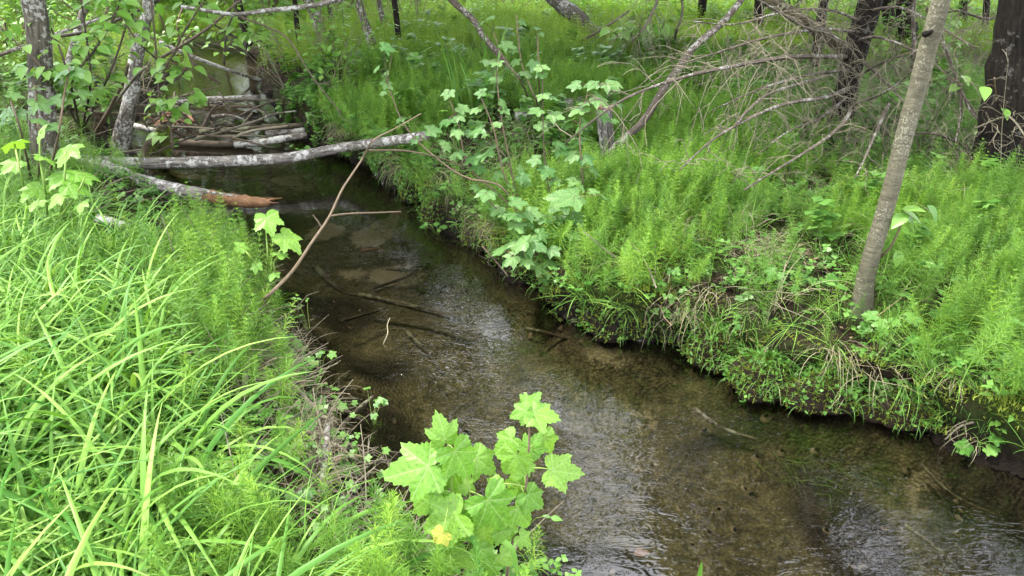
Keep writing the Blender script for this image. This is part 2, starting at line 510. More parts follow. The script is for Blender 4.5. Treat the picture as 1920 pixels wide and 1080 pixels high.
col = mixc(t, soft(sp.outputs[0], .42, .6), grav, sand)
col = mixc(t, soft(sp.outputs[1], .45, .65), col, alga)
col = mixc(t, soft(sp.outputs[2], .36, .58), col, silt)
Lk(t, pbsdf(t, col, .8, bump(t, math_(t, 'ADD', n2, math_(t, 'MULTIPLY', vo.outputs['Distance'], -.8)), .8, .015), .2), out.inputs[0])
M['bed'] = m

# water: clear sheet with flow ripples, mirror by Fresnel
m, t, out = mat('stream_water')
tc = N(t, 'ShaderNodeTexCoord'); co = tc.outputs['Object']
rf = N(t, 'ShaderNodeAttribute', attribute_name='riffle')
mp = N(t, 'ShaderNodeMapping'); mp.inputs['Rotation'].default_value = (0, 0, R(-36)); mp.inputs['Scale'].default_value = (1.0, 2.2, 1)
Lk(t, co, mp.inputs[0])
w1 = noise(t, mp.outputs[0], 4.5, 2, .5, 1.0)
w2 = math_(t, 'ABSOLUTE', math_(t, 'SUBTRACT', noise(t, mp.outputs[0], 11, 1, .5, 1.6), .5))
w3 = noise(t, mp.outputs[0], 26, 1, .5, 1.2)
amp = math_(t, 'MULTIPLY_ADD', rf.outputs['Fac'], 1.0, .10)
hh = math_(t, 'ADD', math_(t, 'MULTIPLY', w1, .55), math_(t, 'MULTIPLY', amp, math_(t, 'ADD', math_(t, 'MULTIPLY', w2, 1.7), math_(t, 'MULTIPLY', w3, .35))))
nb = bump(t, hh, 1.0, .0034)
gl = N(t, 'ShaderNodeBsdfGlossy', i_Roughness=.012); Lk(t, nb, gl.inputs['Normal'])
tp = N(t, 'ShaderNodeBsdfTransparent'); tp.inputs[0].default_value = (.84, .83, .74, 1)
fr = N(t, 'ShaderNodeFresnel', i_IOR=2.0); Lk(t, nb, fr.inputs['Normal'])
mx = N(t, 'ShaderNodeMixShader')
Lk(t, fr.outputs[0], mx.inputs[0]); Lk(t, tp.outputs[0], mx.inputs[1]); Lk(t, gl.outputs[0], mx.inputs[2])
Lk(t, mx.outputs[0], out.inputs[0])
M['water'] = m

# ------------------------------------------------------------------ ground, stream bed, water
def axis(lo, hi, step, a, b, grow=1.12):
    mid = list(np.arange(lo, hi + 1e-6, step))
    s, p, right = step, hi, []
    while p < b: s *= grow; p += s; right.append(p)
    s, p, left = step, lo, []
    while p > a: s *= grow; p -= s; left.append(p)
    return np.array(left[::-1] + mid + right)
gx = axis(-4.5, 3.6, .035, -500, 500); gy = axis(1.1, 8.0, .035, -60, 900)
X, Y = np.meshgrid(gx, gy)
Z = height(X.ravel(), Y.ravel()).reshape(X.shape)
D, RIGHT = bankinfo(X.ravel(), Y.ravel()); D = D.reshape(X.shape)
ny, nx = X.shape
idx = np.arange(nx * ny).reshape(ny, nx)
quads = np.stack([idx[:-1, :-1], idx[:-1, 1:], idx[1:, 1:], idx[1:, :-1]], -1).reshape(-1, 4)
dm = D.ravel()[quads].mean(1)
LX, LY = lip(X.ravel(), Y.ravel())
V = np.stack([X.ravel() + LX, Y.ravel() + LY, Z.ravel()], -1)
def sheet(name, q, mt, V=V, attrs=None):
    used, inv = np.unique(q, return_inverse=True)
    me = bpy.data.meshes.new(name)
    me.from_pydata(V[used].tolist(), [], inv.reshape(-1, 4).tolist())
    me.polygons.foreach_set('use_smooth', np.ones(len(me.polygons), bool))
    for an, (ty, data) in (attrs or {}).items():
        a = me.attributes.new(an, ty, 'POINT')
        a.data.foreach_set('color' if ty == 'FLOAT_COLOR' else 'value', np.ascontiguousarray(data[used], np.float32).ravel())
    me.materials.append(mt)
    return tag(link(name, me), kind='structure')
def blobs(lst):
    s = np.zeros(len(V))
    for px, py, rx, ry, a in lst:
        c = onz(px, py, -.18)
        s = np.maximum(s, a * np.exp(-(((V[:, 0] - c.x) / rx) ** 2 + ((V[:, 1] - c.y) / ry) ** 2)))
    return s
bedc = np.ones((len(V), 4))
bedc[:, 0] = blobs([(745, 512, .18, .15, 1.3), (700, 440, .2, .25, 1.0), (610, 430, .16, .2, 1.0), (1150, 700, .2, .12, .7), (1060, 760, .3, .25, .4), (1230, 800, .3, .3, .4),
                    (1740, 950, .10, .14, .7), (1500, 830, .12, .1, .6), (660, 510, .14, .12, .7), (540, 340, .5, .4, .6), (740, 430, .1, .2, .7)])
bedc[:, 1] = blobs([(830, 480, .25, .3, .8), (900, 560, .25, .2, .6), (1000, 650, .2, .1, .6), (1530, 850, .2, .12, .9), (1400, 730, .25, .15, .6), (820, 580, .2, .12, .5), (580, 330, .4, .5, .5), (1300, 700, .25, .1, .6)])
bedc[:, 2] = blobs([(620, 590, .3, .3, .9), (700, 700, .25, .25, .8), (700, 850, .25, .3, .95), (1080, 1060, .3, .14, 1), (1750, 800, .5, .2, .95), (1850, 1000, .3, .3, .8), (470, 420, .5, .25, .9),
                    (1600, 1000, .22, .4, .95), (1450, 790, .35, .10, .8), (1330, 720, .3, .08, .85), (820, 540, .2, .06, .7), (1380, 830, .35, .12, .7), (760, 500, .25, .05, .6), (900, 1000, .3, .2, .9), (400, 250, 2, 1.5, .8)])
bedc[:, 2] = np.maximum(bedc[:, 2], .75 * sstep(1 - (-D.ravel()) / .22))
sheet('ground', quads[dm > -0.02], M['ground'])
sheet('stream_bed', quads[dm <= -0.02], M['bed'], attrs={'bedmix': ('FLOAT_COLOR', bedc)})
wq = quads[(dm < .12) & (np.abs(V[quads[:, 0], 0]) < 20) & (V[quads[:, 0], 1] < 34) & (V[quads[:, 0], 1] > -6)]
rif = blobs([(880, 610, .14, .38, 1), (800, 740, .30, .35, .8), (940, 740, .3, .3, .6), (720, 520, .2, .3, .25), (1330, 830, .35, .25, .8), (1250, 950, .4, .35, .55), (1640, 960, .3, .35, .8), (1850, 1000, .3, .25, .7),
             (860, 900, .2, .3, .8), (420, 165, .5, .6, .9), (330, 260, .4, .3, .3), (430, 225, .6, .5, .2), (420, 110, .6, 1.2, .2), (580, 500, .25, .3, .3)])
WV = V.copy()
fx_, fy_ = V[:, 0] * .81 - V[:, 1] * .59, V[:, 0] * .59 + V[:, 1] * .81
WV[:, 2] = .0075 * fbm(fx_ * 4.5, fy_ * 8, 77, 2) * (.35 + rif) + .012 * np.clip(V[:, 1] - 6.3, 0, 8)
sheet('stream_water', wq, M['water'], WV, {'riffle': ('FLOAT', rif)})
bpy.data.objects['stream_water'].name = 'water'

# ------------------------------------------------------------------ leaf meshes (petiole at the origin, tip at +X, length 1)
def currant_leaf_mesh(name, mt, npt=60, seed=0, teeth=True):
    rnd = random.Random(seed)
    lobes = [(0, 1.0, 44), (50, .84, 40), (-50, .84, 40), (104, .58, 44), (-104, .58, 44)]
    lobes = [(a + rnd.uniform(-5, 5), l * rnd.uniform(.93, 1.06), w_) for a, l, w_ in lobes]
    rings = (.3, .62, 1.0)
    out_ = []
    for k in range(npt):
        a = -176 + 352 * k / (npt - 1)
        r = max(.50 * (1 if abs(a) < 128 else max(.3, 1 - (abs(a) - 128) / 60)), max(l * (1 - .62 * (abs(a - la) / w_) ** .95) for la, l, w_ in lobes))
        if teeth: r *= 1 + .05 * (1 if k % 2 else -1) * (1 if abs(a) < 140 else .3)
        out_.append((a, r))
    cup, twist = rnd.uniform(.05, .34), rnd.uniform(-.2, .2)
    verts, faces = [(0, 0, 0)], []
    for q in rings:
        for a, r in out_:
            x, y = q * r * math.cos(R(a)), q * r * math.sin(R(a))
            fold = min(abs(((a - la + 180) % 360) - 180) for la, _, _ in lobes) / 26
            z = -cup * (x * x + y * y) + .05 * q * min(fold, 1) + twist * x * y + .035 * math.sin(7 * x + seed) * q
            verts.append((x, y, z))
    for k in range(npt - 1):
        faces.append((0, 1 + k, 2 + k))
        for q in range(len(rings) - 1):
            o = 1 + q * npt
            faces.append((o + k, o + k + npt, o + k + npt + 1, o + k + 1))
    b = MB(); b.add(verts, faces)
    return b.mesh(name, mt)
def ovate_leaf_mesh(name, mt, seed=0, wid=.6, seg=6, point=1.3):
    rnd = random.Random(seed)
    verts, faces, uv = [], [], []
    bend = rnd.uniform(.1, .45)
    for i in range(seg + 1):
        f = i / seg
        h = wid * .5 * (math.sin(math.pi * f ** .8)) ** .8 * (1 - .25 * f ** 3) if 0 < i < seg else 0.004
        z = -bend * f * f
        for s in (-1, 0, 1):
            verts.append((f, s * h, z + abs(s) * h * .28)); uv.append((f, s * h))
    for i in range(seg):
        for k in (0, 1):
            o = i * 3 + k
            faces.append((o, o + 3, o + 4, o + 1))
    b = MB(); b.add(verts, faces, uv)
    return b.mesh(name, mt)
CUR = [currant_leaf_mesh('currant_leaf', M['currant'], 66, s) for s in range(5)]
CURF = [currant_leaf_mesh('currant_leaf_small', M['currant_far'], 44, 20 + s) for s in range(5)]
CURY = currant_leaf_mesh('currant_leaf_yellow', M['yellow'], 60, 3)
OVA = [ovate_leaf_mesh('ovate_leaf', M['ovate'], s, random.Random(s).uniform(.55, .75)) for s in range(4)]
HERB = [ovate_leaf_mesh('herb_leaf', M['herb'], 10 + s, random.Random(s).uniform(.4, .55)) for s in range(3)]
TRI = [currant_leaf_mesh('lobed_herb_leaf', M['herb'], 40, 40 + s) for s in range(3)]
def orient(p, tip, nrm, size, flat=1.0):
    x = tip.normalized()
    z = (nrm - x * nrm.dot(x)).normalized()
    y = z.cross(x)
    m_ = Matrix((x, y, z)).transposed().to_4x4()
    return Matrix.Translation(p) @ m_ @ Matrix.Diagonal((size, size, size * flat, 1))
def hrand(rnd, el_lo, el_hi):
    a, e = rnd.uniform(0, 2 * math.pi), R(rnd.uniform(el_lo, el_hi))
    return Vector((math.cos(a) * math.cos(e), math.sin(a) * math.cos(e), math.sin(e)))

# ------------------------------------------------------------------ trees
def crown_mesh(kind, seed):
    rnd = random.Random(seed)
    b = MB()
    def leafq(p, d, n, ln, wd, var):
        s = d.cross(n).normalized() * wd
        b.add([p, p + d * ln * .5 + s, p + d * ln, p + d * ln * .5 - s], [(0, 1, 2, 3)], None, var)
    if kind == 'alder':
        for c in range(230):
            dr = hrand(rnd, -50, 90)
            cen = Vector((dr.x * 1.5, dr.y * 1.5, 1.9 + dr.z * 1.9)) * rnd.uniform(.45, 1.0)
            rad = rnd.uniform(.22, .45)
            for k in range(28):
                p = cen + Vector([rnd.gauss(0, rad * .55) for _ in range(3)])
                leafq(p, hrand(rnd, -50, 20), hrand(rnd, 20, 90), rnd.uniform(.08, .13), rnd.uniform(.03, .045), rnd.random())
    else:
        z = 0.0
        while z < 8.0:
            ln = 1.75 * (1 - z / 8.4) + .15
            for k in range(6):
                a = rnd.uniform(0, 6.283)
                d = Vector((math.cos(a), math.sin(a), -.25))
                L = ln * rnd.uniform(.75, 1.1)
                for j in range(int(10 + 20 * L)):
                    f = rnd.uniform(.08, 1)
                    p = Vector((0, 0, z)) + d * L * f + Vector((rnd.gauss(0, .05), rnd.gauss(0, .05), rnd.uniform(-.1, .02)))
                    side = Vector((-d.y, d.x, 0)) * rnd.choice((-1, 1))
                    leafq(p, (d * .6 + side * rnd.uniform(.2, 1) + Vector((0, 0, -.35))).normalized(), Vector((0, 0, 1)), rnd.uniform(.14, .3), rnd.uniform(.02, .035), rnd.random())
            z += rnd.uniform(.22, .34)
    return b.mesh(kind + '_crown', M['crown' if kind == 'alder' else 'needles'])
CROWN = {k: [crown_mesh(k, s) for s in (1, 2)] for k in ('alder', 'spruce')}
tree_n = [0]
def tree(name, label, base, path, w0, w1, mt, kind=None, top=6.5, cz=2.8, cs=1.0, coff=(0, 0), group=None, sides=14, rough=.10, flare=1.35, dY=None, limbs=4):
    """base: pixel of the foot; path: pixels (and depth Y) up the trunk; w0, w1 its widths in photo pixels"""
    tree_n[0] += 1
    sd_ = tree_n[0]
    rnd = random.Random(sd_ * 7)
    b = base if isinstance(base, Vector) else G(*base)
    b = Vector((b.x, b.y, H(b.x, b.y) - .06))
    T = Thing(name, label, 'tree', b, group)
    pts = [b]
    for q in path:
        pts.append(at(q[0], q[1], q[2] if len(q) > 2 else b.y))
    r0, r1 = wpx(w0, pts[0]), wpx(w1, pts[-1])
    last = pts[-1]
    dr = (pts[-1] - pts[-2]).normalized()
    n_seen = len(pts)
    while pts[-1].z < top - .5:
        dr = (dr * .75 + Vector((rnd.uniform(-.12, .12), rnd.uniform(-.12, .12), .55))).normalized()
        pts.append(pts[-1] + dr * 1.1)
    fv = (last - b).length / max(.1, sum((q - p).length for p, q in zip(pts[:-1], pts[1:])))
    def rs(f):
        r = r0 + (r1 - r0) * min(f / max(fv, .01), 1)
        if f > fv: r = r1 * (1 - .75 * (f - fv) / max(1 - fv, .01))
        return r * (1 + (flare - 1) * math.exp(-f / max(fv, .05) * 9))
    mb = MB()
    P_ = tube(mb, pts, r0, r1, sides, 16 + 5 * len(pts), rough, sd_, rs=rs)
    trunk = T.part('trunk', mb, mt)
    if kind:
        tips = []
        for k in range(limbs):
            f = rnd.uniform(.5, .9)
            p = P_[int(f * (len(P_) - 1))]
            if p.z < 2.2: continue
            d = hrand(rnd, 5, 45) if kind == 'alder' else hrand(rnd, -25, 0)
            lm = MB()
            tube(lm, [p, p + d * .6, p + d * 1.1 + Vector((0, 0, .15 if kind == 'alder' else -.15))], rs(f) * .45, .008, 5, 6, 0, k)
            T.part('limb', lm, mt)
        c = P_[-1] if kind == 'alder' else min(P_, key=lambda q: abs(q.z - cz))
        zz = cz
        c = Vector((c.x + coff[0], c.y + coff[1], zz))  # coff shifts unseen crowns off the trunk to steer shade and water reflections
        o = T.inst('crown', CROWN[kind][sd_ % 2], Matrix.Translation(c) @ Matrix.Rotation(rnd.uniform(0, 6.28), 4, 'Z') @ Matrix.Scale(cs, 4))
        o['kind'] = 'stuff'
    return T, P_

tree('alder_tree', 'thick grey alder trunk speckled with lichen beside the leafy left bank plants', (88, 335), [(82, 250), (76, 133), (62, 0)], 46, 40, M['alder'], 'alder', 7.5, 3.4, 1.0, (-1.2, 1.2))
tree('alder_tree', 'leaning pale speckled alder trunk rising from the water by the stick pile', (222, 278), [(232, 240), (245, 190), (253, 120), (272, 40), (278, 0)], 30, 20, M['alder_pale'], 'alder', 7, 3.4, 1.1)
tree('alder_tree', 'short visible piece of pale thin trunk behind the thick alder', (118, 150), [(127, 125), (143, 70), (156, 20), (160, 0)], 14, 12, M['alder_pale'], 'alder', 6, 3.0, 1.0)
tree('alder_tree', 'slim grey trunk leaning left on the far bank, thickest of three together', (714, 126), [(706, 105), (690, 60), (677, 20), (672, 0)], 19, 14, M['alder'], 'alder', 7, 3.2, 1.7, (1.5, -1.0), group='slim trunks on the far bank')
tree('alder_tree', 'slim grey trunk in the middle of the three on the far bank', (728, 80), [(722, 55), (714, 20), (710, 0)], 11, 9, M['alder'], 'alder', 7.5, 4.0, 1.1, group='slim trunks on the far bank')
tree('alder_tree', 'thin dark upright trunk, rightmost of the three on the far bank', (750, 112), [(747, 70), (742, 20), (739, 0)], 11, 11, M['spruce'], 'spruce', 8, 2.6, .9, group='slim trunks on the far bank')
tree('alder_tree', 'thin dark trunk with bare foot standing closest to the upstream water', (568, 112), [(562, 80), (556, 40), (552, 0)], 11, 9, M['spruce'], 'alder', 7.5, 3.6, 1.1)
tree('alder_tree', 'grey trunk leaning left behind the upstream bend, thicker than its neighbours', (612, 92), [(602, 60), (590, 25), (580, 0)], 20, 18, M['alder'], 'alder', 7, 2.1, 1.6)
tree('alder_tree', 'very thin upright trunk just behind the upstream bend', (622, 70), [(619, 40), (616, 0)], 8, 7, M['spruce'], None, 6)
tree('alder_tree', 'fork-based dark trunk at the upstream end of the stream', (468, 92), [(462, 60), (450, 20), (446, 0)], 22, 14, M['spruce'], 'alder', 6.5, 3.0, 1.0)
for px, py, wd, lb in [(400, 30, 10, 'slim trunk in the greenery above the upstream water, left of the fork-based one'), (490, 22, 9, 'slim trunk right behind the upstream end of the stream'), (545, 20, 9, 'slim far trunk seen between the two thin dark upstream trunks'), (350, 40, 11, 'slim far trunk behind the top left hanging branch')]:
    tree('alder_tree', lb, (px, py), [(px - 4, 0)], wd, wd * .9, M['spruce'], 'alder', 7, 2.4, 1.1)
for i, (bx, by, tx, wd, lb) in enumerate([(792, 30, 786, 9, 'thin grey trunk at the meadow edge left of the leaning pole'), (1058, 24, 1056, 14, 'short dark trunk at the meadow edge behind the leaning pole'),
                                          (1120, 26, 1121, 8, 'thin pole-like trunk at the bright meadow edge'), (1312, 64, 1318, 17, 'dark trunk behind the long leaning grey pole'),
                                          (1422, 90, 1424, 20, 'brown spruce trunk left of the branchy dead spruce'), (520, 40, 515, 9, 'thin trunk in the greenery beyond the upstream bend'),
                                          (1012, 20, 1010, 10, 'thin trunk on the bright meadow edge, centre')]):
    tree('spruce_tree', lb, (bx, by), [(tx, 0)], wd, wd * .9, M['spruce'], 'spruce' if i in (3, 4) else None, 9, 2.4, 1.15)

# the right-hand spruces
tree('spruce_tree', 'dark rough spruce trunk at the far right edge', (1895, 345), [(1900, 250), (1915, 130), (1932, 0)], 125, 100, M['spruce'], 'spruce', 11, 3.4, 1.05, (1.3, .4), sides=22, rough=.16)
T_dead, dead_path = tree('spruce_tree', 'dead spruce trunk hung with bare tangled branches', (1578, 245), [(1584, 190), (1600, 110), (1618, 50), (1632, 0)], 36, 46, M['spruce'], None, 9, rough=.14)
tree('spruce_tree', 'slim upright spruce trunk left of the dead spruce', (1526, 150), [(1531, 100), (1540, 40), (1545, 0)], 19, 17, M['spruce'], 'spruce', 9, 2.6, 1.0)
tree('spruce_tree', 'dark trunk behind the smooth sapling, left of a near twin', (1672, 90), [(1668, 40), (1664, 0)], 23, 22, M['spruce'], 'spruce', 9, 2.4, 1.05)
tree('spruce_tree', 'dark trunk behind the smooth sapling, thicker than its near twin', (1706, 110), [(1703, 60), (1698, 0)], 34, 34, M['spruce'], 'spruce', 10, 2.4, 1.1)
tree('spruce_tree', 'thin bare stem between the dark trunks and the sapling', (1712, 150), [(1713, 90), (1714, 0)], 8, 7, M['deadpole'], None, 4.5)
tree('spruce_tree', 'reddish thin trunk right of the smooth sapling, far back', (1806, 70), [(1806, 30), (1807, 0)], 14, 14, M['spruce'], 'spruce', 8, 2.7, 1.1)
tree('spruce_tree', 'thin brown trunk far back between the sapling and the dark edge spruce', (1846, 90), [(1848, 40), (1850, 0)], 12, 11, M['spruce'], None, 6)

# the smooth sapling in front of them, with a side shoot and a knot
b = G(1618, 592)
T_, P_ = tree('sapling_tree', 'smooth grey-green leaning sapling trunk on the right bank', b, [(1622, 530), (1634, 480), (1652, 420), (1672, 350), (1697, 250), (1722, 160), (1742, 80), (1764, 0)], 28, 33, M['sapling'], 'alder', 6.5, 4.4, .7, (1.2, .0), rough=.05, flare=1.7, sides=20)
mb = MB()
kn = at(1748, 62, b.y - .05)
tube(mb, [kn + Vector((0, .04, -.01)), kn + Vector((0, .015, 0)), kn + Vector((.0, .004, .006))], .013, .006, 8, 4, .2, 3)
T_.part('knot', mb, M['spruce'])
mb = MB()
tube(mb, [at(1652, 482, b.y), at(1672, 460, b.y - .02), at(1690, 420, b.y - .03), at(1696, 398, b.y - .02)], .006, .003, 5, 8, 0, 4)
T_.part('side_shoot', mb, M['stembrown'])
rnd = random.Random(4)
for (px, py, s, tx, ty) in [(1690, 392, .085, 30, 0), (1694, 396, .09, 40, 20), (1700, 400, .09, -20, 18), (1738, 385, .085, 20, 20), (1680, 470, .07, 8, 25), (1700, 405, .07, 30, 30)]:
    p = at(px, py, b.y - .03)
    T_.inst('leaf', OVA[rnd.randrange(4)], orient(p, at(px + tx, py + ty, b.y - .06) - p, Vector((0, -.5, 1)) + hrand(rnd, 0, 60) * .4, s))

# ------------------------------------------------------------------ fallen wood and dead branches
def twigs(mb, path, n, lo, hi, r, rnd, sag=-.25, sub=2, side=None, f0=.05, f1=1.0):
    for k in range(n):
        f = f0 + (f1 - f0) * (k + rnd.random()) / n
        i = min(int(f * (len(path) - 1)), len(path) - 2)
        p = path[i].lerp(path[i + 1], rnd.random())
        tn = (path[i + 1] - path[i]).normalized()
        q = hrand(rnd, -60, 50)
        d = (q - tn * q.dot(tn)).normalized() * .9 + tn * rnd.uniform(.1, .8)
        if side is not None: d = d + side
        d.normalize()
        L = rnd.uniform(lo, hi) * (1.1 - .5 * f)
        c1 = p + d * L * .4 + Vector((0, 0, rnd.uniform(-.03, .05)))
        c2 = p + d * L * .75 + Vector((rnd.uniform(-.05, .05), rnd.uniform(-.05, .05), sag * L * .4))
        c3 = p + d * L + Vector((rnd.uniform(-.06, .06), rnd.uniform(-.06, .06), sag * L))
        pp = tube(mb, [p, c1, c2, c3], r, r * .4, 4, 6, 0, k, cap=False)
        for s in range(sub):
            j = rnd.randrange(1, 5)
            d2 = (d + hrand(rnd, -60, 50) * .9).normalized()
            l2 = L * rnd.uniform(.25, .5)
            tube(mb, [pp[j], pp[j] + d2 * l2 * .5, pp[j] + d2 * l2 + Vector((0, 0, sag * l2 * .6))], r * .6, r * .3, 3, 3, 0, s, cap=False)
def pts3(lst, Y=None):
    out_ = []
    for q in lst:
        if len(q) == 3: out_.append(at(*q))
        else: out_.append(G(*q))
    return out_

# dead spruce branches: parts of the dead spruce (branch > twigs)
rnd = random.Random(12)
DB = T_dead.base.y
branches = [
    ([(1588, 107, DB), (1530, 106, DB - .5), (1480, 107, DB - .9), (1413, 117, DB - 1.2), (1330, 133, DB - 1.5), (1280, 145, DB - 1.7), (1200, 172, DB - 1.9), (1140, 205, DB - 2.1), (1060, 268, DB - 2.1)], 9, 4, 34, .15, .5),
    ([(1590, 168, DB), (1547, 183, DB - .6), (1497, 190, DB - 1.0), (1447, 203, DB - 1.3), (1377, 237, DB - 1.6), (1330, 267, DB - 1.8), (1275, 318, DB - 2.0)], 8, 4, 26, .12, .4),
    ([(1377, 237, DB - 1.6), (1413, 197, DB - 1.4), (1457, 170, DB - 1.1), (1560, 140, DB - .3)], 5, 5, 18, .1, .35),
    ([(1593, 200, DB), (1590, 217, DB - .9), (1557, 253, DB - 1.3), (1497, 293, DB - 1.6), (1440, 328, DB - 1.8), (1395, 356, DB - 2.0)], 7, 4, 18, .1, .3),
    ([(1598, 196, DB), (1640, 182, DB - .7), (1680, 160, DB - .9), (1713, 130, DB - 1.1)], 5, 3, 10, .1, .3),
    ([(1617, 113, DB), (1653, 147, DB - .4), (1683, 177, DB - .7), (1720, 230, DB - .9)], 6, 3, 12, .12, .4),
    ([(1667, 195, DB - .5), (1640, 253, DB - .9), (1620, 300, DB - 1.2), (1603, 333, DB - 1.4)], 6, 3, 10, .1, .25),
    ([(1604, 77, DB), (1647, 70, DB - .3), (1723, 100, DB - .6), (1800, 160, DB - .8)], 6, 3, 16, .15, .5),
    ([(1600, 90, DB), (1550, 63, DB - .5), (1513, 53, DB - .8), (1423, 0, DB - 1.2)], 6, 4, 24, .15, .5),
    ([(1605, 60, DB), (1540, 55, DB - .4), (1440, 70, DB - .9), (1340, 100, DB - 1.3), (1260, 125, DB - 1.5)], 6, 3, 34, .15, .55),
    ([(1596, 130, DB), (1520, 140, DB - .5), (1430, 165, DB - .9), (1350, 200, DB - 1.2)], 6, 3, 26, .12, .5),
    ([(1612, 40, DB), (1560, 20, DB - .3), (1480, 20, DB - .7), (1380, 45, DB - 1.0), (1300, 40, DB - 1.2)], 5, 3, 28, .15, .5),
    ([(1625, 20, DB), (1690, 15, DB - .3), (1760, 50, DB - .6), (1830, 90, DB - .8)], 6, 3, 22, .15, .5),
    ([(1598, 150, DB), (1650, 120, DB - .4), (1730, 90, DB - .7)], 5, 3, 18, .15, .45),
    ([(1590, 180, DB), (1540, 220, DB - .7), (1480, 245, DB - 1.0), (1420, 290, DB - 1.3)], 5, 2.5, 16, .1, .35),
]
for k, (pl, w0, w1, nt_, lo, hi) in enumerate(branches):
    p = pts3([(q[0], q[1], DB - (DB - q[2]) * 1.3) for q in pl])
    w0, w1 = w0 * 1.15, w1 * 1.3
    mb = MB()
    path = tube(mb, p, wpx(w0, p[0]), wpx(w1, p[-1]) * .6, 6, 30, .12, k)
    br = T_dead.part('branch', mb, M['deadpole'])
    mb = MB()
    twigs(mb, path, int(nt_ * 1.3), lo, hi, .0022, rnd, -.3, 3)
    tag(T_dead.part('twigs', mb, M['twig'], under=br), kind='stuff')

def branch_thing(name, label, pl, w0, w1, mt, tw=0, lo=.1, hi=.3, tmat=None, sides=7, rough=.12, n=26, cat='branch', group=None, sag=-.15, tr=.0025, rs_=None, extra=None):
    p = [q if isinstance(q, Vector) else (at(*q) if len(q) == 3 else G(*q)) for q in pl]
    T = Thing(name, label, cat, p[0], group)
    mb = MB()
    sd_ = len(label) + int(abs(p[0].x) * 97)
    path = tube(mb, p, wpx(w0, p[0]), wpx(w1, p[-1]), sides, n, rough, sd_)
    T.part({'branch': 'stem', 'log': 'log', 'tree': 'trunk'}.get(cat, 'shaft'), mb, mt)
    r_ = random.Random(sd_)
    if extra:
        for q in extra:
            qq = [at(*e) if len(e) == 3 else G(*e) for e in q[0]]
            mb = MB(); tube(mb, qq, wpx(q[1], qq[0]), wpx(q[2], qq[-1]), 6, 12, .1, sd_ + 1)
            T.part('side_branch', mb, mt)
    if tw:
        mb = MB(); twigs(mb, path, tw, lo, hi, tr, r_, sag, 2)
        tag(T.part('twigs', mb, tmat or M['twig']), kind='stuff')
    return T, path

# poles and leaning trunks
branch_thing('leaning_pole', 'long dead grey pole leaning up to the right from the bank', [G(1127, 312), (1153, 277, 4.55), (1207, 227, 4.6), (1240, 173, 4.7), (1273, 127, 4.8), (1303, 87, 4.9), (1347, 50, 5.0), (1390, 0, 5.1), (1450, -90, 5.3), (1560, -220, 5.7)], 15, 9, M['deadpole'], 8, .1, .3, cat='pole', n=40)
branch_thing('leaning_pole', 'slim dead pole leaning left over the horsetails behind the currant shrub', [G(1012, 190), (1000, 180, 6.6), (967, 143, 6.8), (940, 107, 7.0), (910, 73, 7.2), (887, 37, 7.3), (847, 0, 7.5), (790, -70, 7.8), (700, -200, 8.2)], 11, 13, M['deadpole'], 5, .15, .3, cat='pole', n=40)
branch_thing('leaning_tree', 'leaning mottled trunk with dark uprooted foot below the meadow', [G(1165, 82), (1140, 72, 10.0), (1107, 60, 10.1), (1080, 30, 10.3), (1040, 0, 10.6), (980, -60, 11)], 34, 24, M['alder'], 10, .3, .7, cat='tree', n=30)
branch_thing('leaning_tree', 'dark mossy trunk leaning into the dead spruce from upper left', [(1588, 98, DB + .2), (1540, 62, DB + .3), (1480, 22, DB + .4), (1440, 0, DB + .5), (1360, -60, DB + .8)], 24, 24, M['wet_log'], 6, .2, .5, cat='tree')
branch_thing('dead_branch', 'bare drooping branch in front of the dark edge spruce', [(1768, 78, 4.6), (1797, 157, 4.5), (1820, 207, 4.4), (1847, 240, 4.3), (1867, 287, 4.2), (1882, 350, 4.1)], 6, 4, M['deadpole'], 26, .15, .45, extra=[([(1800, 157, 4.5), (1801, 217, 4.4), (1790, 277, 4.3)], 5, 3)])
branch_thing('dead_branch', 'thin pale bare branch crossing in front of the dark edge spruce trunk', [(1830, 240, 4.2), (1880, 220, 4.0), (1900, 225, 3.9), (1925, 260, 3.8)], 4, 3, M['twig'], 10, .1, .3)
branch_thing('dead_branch', 'bare twiggy branch between the sapling and the edge spruce, near the top', [(1900, 20, 5.2), (1850, 35, 5.1), (1790, 20, 5.0), (1740, 45, 5.0)], 6, 3, M['deadpole'], 26, .15, .5)
branch_thing('dead_branch', 'low twiggy bare branch lying behind the smooth sapling', [(1850, 300, 4.6), (1780, 260, 4.6), (1720, 250, 4.6), (1660, 280, 4.6)], 5, 3, M['deadpole'], 24, .12, .4)
branch_thing('dead_branch', 'bare forked branch standing against the pale leaning twig tops', [G(1060, 92), (1120, 60, 8.5), (1090, 105, 8.3), (1130, 80, 8.2)][:2] + [(1180, 20, 8.3)], 6, 4, M['twig'], 10, .2, .5)
branch_thing('dead_branch', 'hanging bundle of pale dry twigs below the top of the dead spruce', [(1240, -20, 7.2), (1225, 20, 7.1), (1205, 55, 7.0), (1185, 75, 6.9)], 7, 3, M['twig'], 46, .3, .7, sag=-.6)
branch_thing('dead_branch', 'thin bare stem curving up beside the hanging dry twigs', [G(1262, 100), (1268, 60, 7.6), (1280, 25, 7.6), (1275, -20, 7.6)], 6, 4, M['twig'], 18, .2, .5)

